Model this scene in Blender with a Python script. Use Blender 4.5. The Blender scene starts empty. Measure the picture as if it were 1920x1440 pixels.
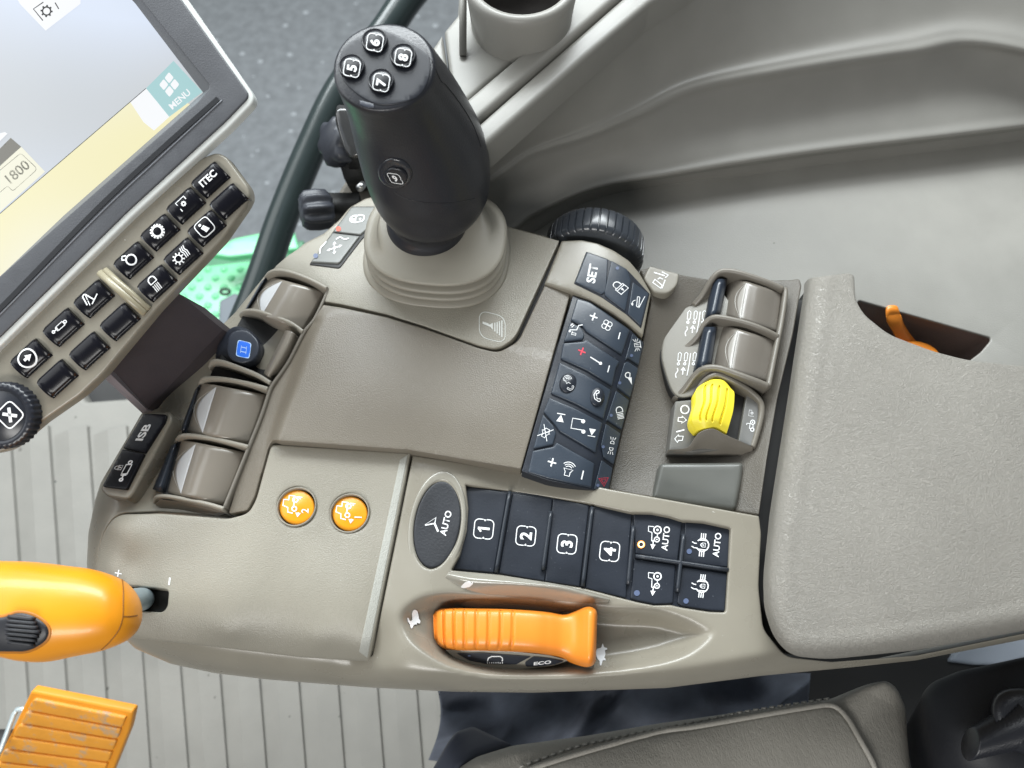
import bpy, math, random
import numpy as np
from mathutils import Vector, Matrix
from mathutils.geometry import delaunay_2d_cdt, tessellate_polygon
from mathutils.bvhtree import BVHTree
random.seed(7); rng = np.random.default_rng(7)
sc = bpy.context.scene
col = sc.collection

# ---------------------------------------------------------------- camera
FPX, TILT, DIST = 1400.0, math.radians(22), 0.45
CAM = np.array([0, -DIST*math.sin(TILT), DIST*math.cos(TILT)])
RGT = np.array([1.0, 0, 0]); UPV = np.array([0, math.cos(TILT), math.sin(TILT)]); LOOK = np.array([0, math.sin(TILT), -math.cos(TILT)])
cam = bpy.data.objects.new('camera', bpy.data.cameras.new('camera')); col.objects.link(cam)
cam.location = CAM; cam.rotation_euler = (TILT, 0, 0)
cam.data.sensor_width = 36; cam.data.lens = FPX/1920*36
cam.data.clip_start = 0.01; cam.data.clip_end = 60
cam.data.dof.use_dof = True; cam.data.dof.focus_distance = 0.43; cam.data.dof.aperture_fstop = 9
sc.camera = cam

# ---------------------------------------------------------------- light: daylight through the cab windows
world = bpy.data.worlds.new('World'); sc.world = world; world.use_nodes = True
bg = world.node_tree.nodes['Background']; bg.inputs[0].default_value = (0.88, 0.95, 1.0, 1); bg.inputs[1].default_value = 0.22
def area(name, loc, target, sx, sy, power, color=(1, 1, 1)):
    l = bpy.data.lights.new(name, 'AREA'); l.shape = 'RECTANGLE'; l.size = sx; l.size_y = sy; l.energy = power; l.color = color
    o = bpy.data.objects.new(name, l); col.objects.link(o); o.location = loc
    o.rotation_euler = (Vector(target)-Vector(loc)).to_track_quat('-Z', 'Y').to_euler()
    return o
area('right_window_light', (0.30, 1.02, 1.05), (0, 0, 0), 1.25, 0.5, 15, (0.95, 0.99, 1.0))
area('windscreen_light', (-1.25, 0.25, 0.80), (0, 0, 0), 0.9, 1.2, 9, (0.97, 1.0, 1.0))
area('left_window_light', (-0.35, -1.10, 0.74), (0, 0, -0.05), 0.85, 0.30, 13, (1.0, 0.99, 0.96))
area('roof_hatch_light', (-0.42, 0.75, 1.35), (-0.1, 0.05, 0), 0.40, 0.34, 2.6, (0.95, 0.99, 1.0))
area('door_daylight', (-0.5, 1.5, 1.2), (-0.45, 1.0, -1.6), 2.2, 1.0, 105, (0.92, 0.98, 1.0))
sc.view_settings.view_transform = 'Standard'; sc.view_settings.look = 'None'
sc.view_settings.exposure = -0.08; sc.view_settings.gamma = 1; sc.view_settings.use_curve_mapping = False

# ---------------------------------------------------------------- pixel of the photograph -> point at a real height
def rays(a):
    a = np.atleast_2d(np.asarray(a, float))
    return ((a[:, :1]-960)/FPX)*RGT + ((720-a[:, 1:2])/FPX)*UPV + LOOK
def Wn(a, z):
    r = rays(a); s = (np.asarray(z)-CAM[2])/r[:, 2]
    return CAM + r*s[:, None]
def W(px, py, z): return Vector(Wn([(px, py)], np.array([z]))[0])
def depth_of(p): return float(np.dot(np.asarray(p)-CAM, LOOK))
class TPS:                                            # smooth height field through (x, y, z) control points
    def __init__(s, pts):
        p = np.array(pts, float); s.c = p[:, :2]/1000; n = len(p)
        K = s.k(np.linalg.norm(s.c[:, None]-s.c[None], axis=2)) + np.eye(n)*1e-5
        Q = np.c_[np.ones(n), s.c]
        A = np.block([[K, Q], [Q.T, np.zeros((3, 3))]])
        s.w = np.linalg.solve(A, np.r_[p[:, 2], 0, 0, 0])
    @staticmethod
    def k(r): return np.where(r > 1e-9, r*r*np.log(np.maximum(r, 1e-9)), 0)
    def z(s, a):
        a = np.atleast_2d(np.asarray(a, float))/1000
        return s.k(np.linalg.norm(a[:, None]-s.c[None], axis=2)) @ s.w[:-3] + s.w[-3] + a @ s.w[-2:]
    def P(s, a): return Wn(a, s.z(a))
def sstep(t): t = np.clip(t, 0, 1); return t*t*(3-2*t)
class FN:                                             # height given by a function of the (x, y) array
    def __init__(s, f): s.z = f
    def P(s, a): return Wn(a, s.z(np.atleast_2d(np.asarray(a, float))))
def line_dist(q, pl):                                 # distance to an open polyline and the side it lies on
    a, b = pl[:-1], pl[1:]; e = b-a; w = q[:, None]-a[None]; t = np.clip((w*e).sum(2)/(e**2).sum(1), 0, 1)
    d = np.sqrt(((w-t[..., None]*e)**2).sum(2)); k = d.argmin(1); r = np.arange(len(q))
    return d[r, k]*np.sign(e[k, 0]*w[r, k, 1]-e[k, 1]*w[r, k, 0])
class PLN:                                            # plane through three world points
    def __init__(s, a, b, c):
        s.p = np.array(a); s.n = np.array((Vector(b)-Vector(a)).cross(Vector(c)-Vector(a)).normalized())
    def P(s, a):
        r = rays(a); return CAM + r*(((s.p-CAM) @ s.n)/(r @ s.n))[:, None]
def level(z): return PLN(W(0, 0, z), W(0, 900, z), W(900, 900, z))
def facing(d): return PLN(CAM+LOOK*d, CAM+LOOK*d+RGT, CAM+LOOK*d+UPV)
class ONM:                                            # on an already built mesh
    def __init__(s, me, off): s.t = BVHTree.FromPolygons([Vector(v.co)+off for v in me.vertices], [tuple(p.vertices) for p in me.polygons])
    def P(s, a):
        out = []
        for r in rays(a):
            h = s.t.ray_cast(Vector(CAM), Vector(r).normalized())
            out.append(np.array(h[0]) if h[0] else (out[-1] if out else CAM+r*0.4))
        return np.array(out)

# ---------------------------------------------------------------- materials
MATS = {}
def mat(name, c, rough=.5, bump=None, spec=.5, metal=0, coat=0, emit=0, var=.04, stretch=None, vor=False, speck=None):
    if name in MATS: return MATS[name]
    m = bpy.data.materials.new(name); m.use_nodes = True; nt = m.node_tree; b = nt.nodes['Principled BSDF']
    b.inputs['Roughness'].default_value = rough; b.inputs['Metallic'].default_value = metal
    b.inputs['Specular IOR Level'].default_value = spec; b.inputs['Coat Weight'].default_value = coat; b.inputs['Coat Roughness'].default_value = .12
    tc = nt.nodes.new('ShaderNodeTexCoord'); L = nt.links.new
    n = nt.nodes.new('ShaderNodeTexNoise'); n.inputs['Scale'].default_value = 35; n.inputs['Detail'].default_value = 6; L(tc.outputs['Object'], n.inputs['Vector'])
    r = nt.nodes.new('ShaderNodeValToRGB'); L(n.outputs['Fac'], r.inputs[0])
    r.color_ramp.elements[0].position = .3; r.color_ramp.elements[1].position = .7
    r.color_ramp.elements[0].color = (*[x*(1-var) for x in c], 1); r.color_ramp.elements[1].color = (*[min(1, x*(1+var)) for x in c], 1)
    L(r.outputs[0], b.inputs['Base Color'])
    if speck:                                          # fine dust and scuffs with a shape of their own
        sn = nt.nodes.new('ShaderNodeTexNoise'); sn.inputs['Scale'].default_value = speck[0]; sn.inputs['Detail'].default_value = 2; L(tc.outputs['Object'], sn.inputs['Vector'])
        sr = nt.nodes.new('ShaderNodeValToRGB'); sr.color_ramp.elements[0].position = speck[1]; sr.color_ramp.elements[1].position = speck[1]+.035; L(sn.outputs['Fac'], sr.inputs[0])
        sm = nt.nodes.new('ShaderNodeMixRGB'); L(sr.outputs[0], sm.inputs[0]); L(r.outputs[0], sm.inputs[1]); sm.inputs[2].default_value = (*speck[2], 1); L(sm.outputs[0], b.inputs['Base Color'])
    mr = nt.nodes.new('ShaderNodeMapRange'); L(n.outputs['Fac'], mr.inputs['Value']); mr.inputs['To Min'].default_value = max(0, rough-.09); mr.inputs['To Max'].default_value = min(1, rough+.09)
    L(mr.outputs[0], b.inputs['Roughness'])
    if emit: L(r.outputs[0], b.inputs['Emission Color']); b.inputs['Emission Strength'].default_value = emit
    if bump:
        sca, st, dist = bump; src = tc.outputs['Object']
        if stretch:
            mp = nt.nodes.new('ShaderNodeMapping'); mp.inputs['Scale'].default_value = stretch[:3]
            if len(stretch) > 3: mp.inputs['Rotation'].default_value = (0, 0, stretch[3])
            L(src, mp.inputs['Vector']); src = mp.outputs[0]
        t = nt.nodes.new('ShaderNodeTexNoise'); t.inputs['Scale'].default_value = sca; t.inputs['Detail'].default_value = 3; L(src, t.inputs['Vector']); h = t.outputs['Fac']
        if vor:
            wv = nt.nodes.new('ShaderNodeMixRGB'); wv.inputs[0].default_value = .012; L(src, wv.inputs[1]); L(t.outputs['Color'], wv.inputs[2])
            v = nt.nodes.new('ShaderNodeTexVoronoi'); v.feature = 'DISTANCE_TO_EDGE'; v.inputs['Scale'].default_value = sca; L(wv.outputs[0], v.inputs['Vector'])
            mm = nt.nodes.new('ShaderNodeMath'); mm.operation = 'MINIMUM'; mm.inputs[1].default_value = .22; L(v.outputs['Distance'], mm.inputs[0])
            m2 = nt.nodes.new('ShaderNodeMath'); m2.operation = 'ADD'; L(mm.outputs[0], m2.inputs[0])
            m3 = nt.nodes.new('ShaderNodeMath'); m3.operation = 'MULTIPLY'; m3.inputs[1].default_value = .5; L(h, m3.inputs[0]); L(m3.outputs[0], m2.inputs[1]); h = m2.outputs[0]
        bp = nt.nodes.new('ShaderNodeBump'); bp.inputs['Strength'].default_value = st; bp.inputs['Distance'].default_value = dist
        L(h, bp.inputs['Height']); L(bp.outputs[0], b.inputs['Normal'])
    MATS[name] = m; return m
TAUPE = (.268, .250, .206)
taupe = mat('taupe plastic', TAUPE, .35, (1500, .40, .0007), spec=.5, speck=(420, .775, (.5, .5, .46)))
taupe_sm = mat('smooth taupe plastic', (.238, .219, .178), .29, (2500, .12, .0003), speck=(420, .77, (.48, .47, .43)))
blockm = mat('brownish block plastic', (.168, .148, .118), .36, (1500, .35, .0006))
taupe_dk = mat('brown grey plastic', (.185, .168, .140), .42, (1500, .3, .0005))
taupe_gl = mat('glossy taupe plastic', (.27, .255, .215), .20, coat=.6)
capm = mat('satin lever plastic', (.200, .178, .148), .30, (2500, .08, .0002), coat=.3)
lens = mat('pale lever inlay', (.52, .53, .54), .25)
rubber = mat('taupe rubber', (.265, .247, .205), .5, (900, .1, .0004))
tray_m = mat('grained tray plastic', (.092, .082, .067), .46, (1300, .5, .0008))
leather = mat('grey grained vinyl', (.250, .236, .209), .42, (430, .75, .0014), stretch=(.75, 1.2, 1, .6), vor=True)
leather_s = mat('seat leather', (.34, .322, .285), .5, (260, .45, .0014), stretch=(1.5, .5, 1, .2), vor=True)
panelm = mat('pale side panel plastic', (.262, .255, .232), .45, (900, .25, .0006), var=.05, speck=(160, .79, (.12, .11, .10)))
panelg = mat('grey side panel plastic', (.210, .204, .186), .42, (1200, .12, .0005))
black = mat('black grip plastic', (.014, .015, .020), .34, (1100, .3, .0005), spec=.6)
blackg = mat('gloss black key', (.005, .005, .008), .24, spec=.25)
keym = mat('black rubber key', (.013, .017, .026), .42, (900, .12, .0004), var=.2, speck=(620, .735, (.11, .12, .14)))
keyc = mat('slate rubber key', (.032, .043, .060), .34, (900, .1, .0004), var=.1, speck=(560, .75, (.13, .15, .17)))
dark = mat('dark cavity plastic', (.012, .012, .012), .6)
white = mat('white print', (.80, .81, .82), .5)
whitish = mat('pale grey print', (.62, .63, .60), .5)
red = mat('red print', (.62, .03, .06), .5)
blue = mat('blue print', (.03, .17, .80), .4)
greyled = mat('unlit indicator', (.10, .13, .22), .3)
orange = mat('orange plastic', (.78, .245, .022), .42, (2000, .1, .0003), coat=.15)
amber = mat('amber button plastic', (.82, .32, .008), .35, coat=.3)
yelor = mat('yellow orange plastic', (.82, .305, .006), .40, (1500, .1, .0003), coat=.2, var=.05)
yellow = mat('bright yellow plastic', (.84, .70, .045), .45)
silver = mat('pale bezel trim', (.62, .64, .62), .35)
bezel = mat('charcoal bezel', (.070, .073, .082), .5, (1200, .25, .0005), var=.1)
darktube = mat('dark painted tube', (.020, .030, .030), .3, coat=.3)
armm = mat('dark bracket paint', (.055, .046, .052), .55, (500, .15, .0006), var=.12)
bluecl = mat('blue cloth', (.125, .142, .180), .85, (1500, .5, .0012), var=.3, stretch=(1, .3, 1, .4))

# ---------------------------------------------------------------- objects, things, parts
def base_of(o):
    v = Vector((0, 0, 0))
    while o: v += o.location; o = o.parent
    return v
def tag(o, label=None, cat=None, group=None, kind=None):
    for k, v in (('label', label), ('category', cat), ('group', group), ('kind', kind)):
        if v: o[k] = v
    return o
def thing(name, base, label, cat, group=None):
    o = bpy.data.objects.new(name, None); col.objects.link(o); o.location = base; o.empty_display_size = .02
    return tag(o, label, cat, group)
def mk(name, verts, faces, mats, parent=None, fm=None, smooth=True, label=None):
    if not isinstance(mats, (list, tuple)): mats = [mats]
    off = np.array(base_of(parent)) if parent else np.zeros(3)
    v = np.asarray(verts, float)
    if parent is None: off = v.min(axis=0)*.5+v.max(axis=0)*.5; off[2] = v[:, 2].min()
    me = bpy.data.meshes.new(name); me.from_pydata((v-off).tolist(), [], [list(map(int, f)) for f in faces])
    for m in mats: me.materials.append(m)
    if fm is not None: me.polygons.foreach_set('material_index', np.asarray(fm, np.int32))
    me.polygons.foreach_set('use_smooth', np.full(len(me.polygons), smooth)); me.update()
    o = bpy.data.objects.new(name, me); col.objects.link(o)
    if parent: o.parent = parent
    else: o.location = off
    if label: o['label'] = label
    return o
class MB:                                             # collects vertices and faces of one mesh
    def __init__(s): s.v = []; s.f = []; s.m = []
    def add(s, v, f, m=0):
        k = len(s.v); s.v += [tuple(map(float, x)) for x in v]; s.f += [[int(i)+k for i in q] for q in f]; s.m += [m]*len(f)
    def build(s, name, mats, parent=None, smooth=True, label=None): return mk(name, s.v, s.f, mats, parent, s.m, smooth, label)

# ---------------------------------------------------------------- outlines
def cr(pts, n=6, closed=False):
    p = np.array(pts, float); N = len(p); out = []
    for i in range(N if closed else N-1):
        g = lambda k: p[(k) % N] if closed else p[min(max(k, 0), N-1)]
        a, b, c, d = g(i-1), g(i), g(i+1), g(i+2)
        for k in range(n):
            t = k/n; out.append(.5*((2*b)+(c-a)*t+(2*a-5*b+4*c-d)*t*t+(3*b-a-3*c+d)*t**3))
    if not closed: out.append(p[-1])
    return np.array(out)
def fillet(pts, r=6, n=5):
    out = []; N = len(pts)
    for i in range(N):
        p = np.array(pts[i][:2], float); rr = pts[i][2] if len(pts[i]) > 2 else r
        a = np.array(pts[i-1][:2], float)-p; b = np.array(pts[(i+1) % N][:2], float)-p
        la, lb = np.linalg.norm(a), np.linalg.norm(b)
        d = min(rr, la*.48, lb*.48)
        if d < .4: out.append(p); continue
        q0, q1 = p+a/la*d, p+b/lb*d
        for k in range(n+1):
            t = k/n; out.append((1-t)**2*q0+2*t*(1-t)*p+t*t*q1)
    return np.array(out)
def dens(p, step):
    out = []
    for i in range(len(p)):
        a, b = p[i], p[(i+1) % len(p)]; k = max(1, int(np.linalg.norm(b-a)/step))
        for j in range(k): out.append(a+(b-a)*j/k)
    return np.array(out)
def ell(cx, cy, a, b, rot=0, n=40):
    t = np.linspace(0, 2*math.pi, n, endpoint=False); r = math.radians(rot)
    x, y = a*np.cos(t), b*np.sin(t)
    return np.c_[cx+x*math.cos(r)-y*math.sin(r), cy+x*math.sin(r)+y*math.cos(r)]
def inside(q, poly):
    x, y = q[:, 0][:, None], q[:, 1][:, None]; a = poly; b = np.roll(poly, -1, 0)
    c = ((a[:, 1] > y) != (b[:, 1] > y)) & (x < (b[:, 0]-a[:, 0])*(y-a[:, 1])/(b[:, 1]-a[:, 1]+1e-12)+a[:, 0])
    return c.sum(1) % 2 == 1
def dist(q, loops):
    d = np.full(len(q), 1e9)
    for a in loops:
        b = np.roll(a, -1, 0); e = b-a; L2 = (e**2).sum(1)+1e-12
        for s in range(0, len(q), 3000):
            w = q[s:s+3000, None]-a[None]; t = np.clip((w*e).sum(2)/L2, 0, 1)
            d[s:s+3000] = np.minimum(d[s:s+3000], np.sqrt(((w-t[..., None]*e)**2).sum(2)).min(1))
    return d
def area2(p): return float((p[:, 0]*np.roll(p[:, 1], -1)-np.roll(p[:, 0], -1)*p[:, 1]).sum())
def inset(p, d):
    s = 1 if area2(p) > 0 else -1
    e = np.roll(p, -1, 0)-p; e /= np.linalg.norm(e, axis=1)[:, None]+1e-9
    n = np.c_[-e[:, 1], e[:, 0]]*s; m = n+np.roll(n, 1, 0); m /= np.maximum((m*m).sum(1)/2, .5)[:, None]
    return p+m*d
Z = np.array([0, 0, 1.0])

# ---------------------------------------------------------------- printed marks: strokes, fills and letters laid on a surface
def F(cx, cy, s, a=78, a2=None, sy=None):
    r = math.radians(a); r2 = math.radians(a if a2 is None else a2); sy = sy or s
    return np.array([cx, cy, s*math.cos(r), -s*math.sin(r), -sy*math.sin(r2), -sy*math.cos(r2)])
def fx(f, p):
    p = np.atleast_2d(np.asarray(p, float)); return f[:2]+p[:, :1]*f[2:4]+p[:, 1:2]*f[4:6]
def stroke(p, w, closed=False):
    p = np.asarray(p, float); n = len(p)
    d = np.roll(p, -1, 0)-p if closed else np.diff(p, axis=0)
    d = d/(np.linalg.norm(d, axis=1)[:, None]+1e-9); nn = np.c_[-d[:, 1], d[:, 0]]
    if closed: m = nn+np.roll(nn, 1, 0)
    else: m = np.r_[nn[:1], nn[1:]+nn[:-1], nn[-1:]]
    m = m/np.sqrt((m*m).sum(1)+1e-12)[:, None]
    v = np.r_[p+m*w/2, p-m*w/2]
    f = [(i, (i+1) % n, n+(i+1) % n, n+i) for i in range(n if closed else n-1)]
    return v, f
FONT = {}
def glyphs(txt, bold=.012):
    if (txt, bold) in FONT: return FONT[(txt, bold)]
    cu = bpy.data.curves.new('lettering', 'FONT'); cu.body = txt; cu.size = 1; cu.align_x = 'CENTER'; cu.align_y = 'CENTER'; cu.offset = bold; cu.resolution_u = 3
    o = bpy.data.objects.new('lettering', cu); col.objects.link(o); bpy.context.view_layer.update()
    me = bpy.data.meshes.new_from_object(o.evaluated_get(bpy.context.evaluated_depsgraph_get()))
    v = np.array([x.co[:2] for x in me.vertices]); f = [tuple(p.vertices) for p in me.polygons]
    bpy.data.objects.remove(o); bpy.data.curves.remove(cu); bpy.data.meshes.remove(me)
    v = v-(v.min(0)+v.max(0))/2; v = v/(v[:, 1].max()-v[:, 1].min())
    FONT[(txt, bold)] = (v, f); return v, f
def arc(u, v, r, a0, a1, n=10, ry=None):
    t = np.radians(np.linspace(a0, a1, n)); return [(u+r*math.cos(x), v+(ry or r)*math.sin(x)) for x in t]
def icon(f, items, mi=1):                              # -> list of (pixel verts, faces, material index)
    out = []
    for it in items:
        k = it[0]; m = mi
        if isinstance(it[-1], str) and it[-1].startswith('m'): m = int(it[-1][1:]); it = it[:-1]
        sc_ = math.hypot(f[2], f[3])
        if k == 'l': v, q = stroke(fx(f, it[1]), it[2]*sc_, len(it) > 3 and it[3])
        elif k == 'c': v, q = stroke(fx(f, arc(it[1], it[2], it[3], 0, 345, 24)), it[4]*sc_, True)
        elif k == 'd': v = fx(f, arc(it[1], it[2], it[3], 0, 340, 18)); q = [tuple(range(18))]
        elif k == 'a': v, q = stroke(fx(f, arc(*it[1:6], 12)), it[6]*sc_)
        elif k == 'f':
            v = fx(f, it[1])
            if max(v.max(0)-v.min(0)) > 14 and len(v) < 60 and max(v.max(0)-v.min(0)) < 120:      # large fills follow a curved surface
                w_ = dens(v, 3); gx, gy = np.meshgrid(np.arange(v[:, 0].min()+1.3, v[:, 0].max(), 3), np.arange(v[:, 1].min()+1.7, v[:, 1].max(), 3)); g = np.c_[gx.ravel(), gy.ravel()]; g = g[inside(g, v)]
                vv, _, ff, *_ = delaunay_2d_cdt([Vector(x) for x in np.r_[w_, g]], [(a_, (a_+1) % len(w_)) for a_ in range(len(w_))], [], 0, 1e-4)
                vv = np.array([tuple(x) for x in vv]); ff = np.array(ff); ff = ff[inside(vv[ff].mean(1), v)]; v = vv; q = [tuple(x) for x in ff]
            else: q = tessellate_polygon([[Vector((x, y, 0)) for x, y in v]])
        elif k == 't': g, q = glyphs(it[1], it[5] if len(it) > 5 else .012); v = fx(f, g*it[4]+np.array(it[2:4]))
        out.append((np.asarray(v), q, m))
    return out
def lay(mb, marks, surf, n, lift):
    for v, q, m in marks:
        p = surf.P(v)+n*lift; a = np.zeros(3); ff = []
        for t in q:
            t = list(t); a = np.cross(p[t[1]]-p[t[0]], p[t[2]]-p[t[0]])
            ff.append(t if a @ (CAM-p[t[0]]) > 0 else t[::-1])
        mb.add(p, ff, m)

# ---------------------------------------------------------------- a moulded pad: outline + surface + rounded rim + walls
def pad(name, outline, surf, mats, parent=None, depth=.004, bevel=.0008, lift=0, holes=(), step=None, r=6, smooth=0, nrm=None, marks=(), flat=False, label=None, raw=False, ml=.00018):
    o = np.asarray(outline, float) if raw else (cr(outline, smooth, True) if smooth else fillet(outline, r))
    hs = [np.asarray(h, float) for h in holes]
    c = o.mean(0)
    if nrm is None:
        q = surf.P([c, c+[6, 0], c+[0, 6]]); nrm = np.cross(q[1]-q[0], q[2]-q[0]); nrm /= np.linalg.norm(nrm)
        if nrm @ (CAM-q[0]) < 0: nrm = -nrm
    sc_ = FPX/depth_of(surf.P([c])[0]); bp = bevel*sc_
    size = (o.max(0)-o.min(0)); step = step or max(size.max()/14, 3)
    o = dens(o, max(step, bp)); hs = [dens(h, max(step, bp)) for h in hs]
    pts, ed = [], []
    def loop(p):
        k = len(pts); pts.extend(Vector(x) for x in p); ed.extend((k+i, k+(i+1) % len(p)) for i in range(len(p)))
    loop(o)
    for h in hs: loop(h)
    if bevel > 0:
        for t in (.12, .35, .65, 1.0):
            for L, s in [(o, 1)]+[(h, -1) for h in hs]:
                loop(inset(L, bp*t*s))
    gx, gy = np.meshgrid(np.arange(o[:, 0].min(), o[:, 0].max(), step), np.arange(o[:, 1].min(), o[:, 1].max(), step))
    g = np.c_[gx.ravel()+step*.37, gy.ravel()+step*.41]
    g = g[inside(g, o)]
    for h in hs: g = g[~inside(g, h)]
    if len(g): g = g[dist(g, [o]+hs) > max(bp*1.3, step*.3)]; pts.extend(Vector(x) for x in g)
    v, e, f, *_ = delaunay_2d_cdt(pts, ed, [], 0, 1e-4)
    q = np.array([tuple(x) for x in v]); tri = np.array(f)
    cen = q[tri].mean(1); ok = inside(cen, o)
    for h in hs: ok &= ~inside(cen, h)
    tri = tri[ok]; used = np.unique(tri); mp = -np.ones(len(q), int); mp[used] = range(len(used)); q = q[used]; tri = mp[tri]
    a = np.cross(q[tri[:, 1]]-q[tri[:, 0]], q[tri[:, 2]]-q[tri[:, 0]]); tri[a > 0] = tri[a > 0][:, ::-1]
    P = surf.P(q)+nrm*lift
    if bevel > 0:
        d = np.minimum(dist(q, [o]+hs)/bp, 1); P = P-nrm*(bevel*(1-np.sqrt(np.maximum(0, 1-(1-d)**2))))[:, None]
    F_ = [tuple(t) for t in tri]
    ec = {}
    for t in F_:
        for i in range(3): ec[(t[i], t[(i+1) % 3])] = 1
    bd = [k for k in ec if (k[1], k[0]) not in ec]
    mb = MB(); V = list(P); bi = {}
    for i, j in bd:
        for k in (i, j):
            if k not in bi: bi[k] = len(V); V.append(P[k]-nrm*(depth))
        F_.append((j, i, bi[i], bi[j]))
    mb.add(V, F_, 0)
    for i, mk_ in enumerate(marks): lay(mb, [mk_], surf, nrm, lift+ml+min(i, 12)*.00002)
    return mb.build(name, mats, parent, not flat, label)

# ---------------------------------------------------------------- curved patches, tubes, lofts
def fpatch(name, fn, nu, nv, mats, parent=None, skirt=.006, down=None, label=None, marks=None):
    P = np.array([[Wn([fn(u, v)[:2]], np.array([fn(u, v)[2]]))[0] for v in np.linspace(0, 1, nv)] for u in np.linspace(0, 1, nu)])
    down = -Z if down is None else down
    V = list(P.reshape(-1, 3)); Fs = []
    for i in range(nu-1):
        for j in range(nv-1): Fs.append((i*nv+j, (i+1)*nv+j, (i+1)*nv+j+1, i*nv+j+1))
    n = np.cross(P[1, 0]-P[0, 0], P[0, 1]-P[0, 0])
    m_ = P[nu//2, nv//2]; n = np.cross(P[nu//2+1, nv//2]-m_, P[nu//2, nv//2+1]-m_)
    fl = n @ (CAM-m_) < 0
    if fl: Fs = [f[::-1] for f in Fs]
    ring = [i*nv for i in range(nu)]+[(nu-1)*nv+j for j in range(1, nv)]+[i*nv+nv-1 for i in range(nu-2, -1, -1)]+[j for j in range(nv-2, 0, -1)]
    k = len(V); V += [V[i]+down*skirt for i in ring]; R = len(ring)
    for a in range(R):
        b = (a+1) % R; f = (ring[b], ring[a], k+a, k+b); Fs.append(f if not fl else f[::-1])
    mb = MB(); mb.add(V, Fs); o = mb.build(name, mats, parent, True, label)
    return o
def rows(ctrl, su=8, sv=8):                           # control rows of (x, y, z) -> function for fpatch
    c = np.array(ctrl, float)
    a = np.array([cr(r_, 16) for r_ in c]); b = np.array([cr(a[:, j], 16) for j in range(a.shape[1])]).transpose(1, 0, 2)
    def fn(u, v):
        x, y = u*(b.shape[0]-1), v*(b.shape[1]-1); i, j = min(int(x), b.shape[0]-2), min(int(y), b.shape[1]-2); s, t = x-i, y-j
        return (b[i, j]*(1-s)+b[i+1, j]*s)*(1-t)+(b[i, j+1]*(1-s)+b[i+1, j+1]*s)*t
    return fn
def tubev(mb, pts, rad, n=12, m=0, cap=True):
    pts = [Vector(p) for p in pts]; N = len(pts); rad = rad if hasattr(rad, '__len__') else [rad]*N; V = []; up = Vector((.13, .21, 1)).normalized()
    for i, p in enumerate(pts):
        t = (pts[min(i+1, N-1)]-pts[max(i-1, 0)]).normalized(); s = t.cross(up).normalized(); u = s.cross(t)
        V += [p+(s*math.cos(a)+u*math.sin(a))*rad[i] for a in np.linspace(0, 2*math.pi, n, endpoint=False)]
    Fs = [(i*n+j, i*n+(j+1) % n, (i+1)*n+(j+1) % n, (i+1)*n+j) for i in range(N-1) for j in range(n)]
    if cap: Fs += [tuple(range(n))[::-1], tuple((N-1)*n+j for j in range(n))]
    mb.add(V, Fs, m)
def loftv(mb, secs, n=32, m=0, caps=(True, True)):     # secs: centre, side axis vector, up axis vector, exponent
    V = []; N = len(secs)
    for c, a, b, e in secs:
        for t in np.linspace(0, 2*math.pi, n, endpoint=False):
            x, y = math.cos(t), math.sin(t); x = math.copysign(abs(x)**(2/e), x); y = math.copysign(abs(y)**(2/e), y)
            V.append(np.array(c)+np.array(a)*x+np.array(b)*y)
    Fs = [(i*n+j, i*n+(j+1) % n, (i+1)*n+(j+1) % n, (i+1)*n+j) for i in range(N-1) for j in range(n)]
    for k, on in ((0, caps[0]), (N-1, caps[1])):
        if on:
            V.append(np.array(secs[k][0])); q = len(V)-1
            Fs += [((q, k*n+(j+1) % n, k*n+j) if k == 0 else (q, k*n+j, k*n+(j+1) % n)) for j in range(n)]
    mb.add(V, Fs, m)
def fin(mb, pts, w, d, m=0, n=5):                      # thin upright rib with a rounded crest along a curve
    P = [np.array(p) for p in pts]; N = len(P); prof = [(-.5, -1)]+[(-.5*math.cos(a), .5*math.sin(a)) for a in np.linspace(0, math.pi, n)]+[(.5, -1)]; K = len(prof); V = []
    for i, p in enumerate(P):
        t = P[min(i+1, N-1)]-P[max(i-1, 0)]; t[2] = 0; t /= np.linalg.norm(t)+1e-9; s = np.array([-t[1], t[0], 0])
        for a, b in prof: V.append(p+s*a*w+Z*(b*w if b >= 0 else -d))
    Fs = [(i*K+j, i*K+(j+1) % K, (i+1)*K+(j+1) % K, (i+1)*K+j) for i in range(N-1) for j in range(K)]+[tuple(range(K))[::-1], tuple((N-1)*K+j for j in range(K))]
    mb.add(V, Fs, m)
def boxv(mb, c, x, y, z, m=0):
    c, x, y, z = map(np.array, (c, x, y, z)); V = [c+sx*x+sy*y+sz*z for sx in (-1, 1) for sy in (-1, 1) for sz in (-1, 1)]
    mb.add(V, [(0, 1, 3, 2), (4, 6, 7, 5), (0, 4, 5, 1), (2, 3, 7, 6), (0, 2, 6, 4), (1, 5, 7, 3)], m)
def cw(pts, n=8, closed=False):                        # smooth world curve through (x, y, z) pixel-height points
    c = cr(pts, n, closed); return Wn(c[:, :2], c[:, 2])

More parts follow.
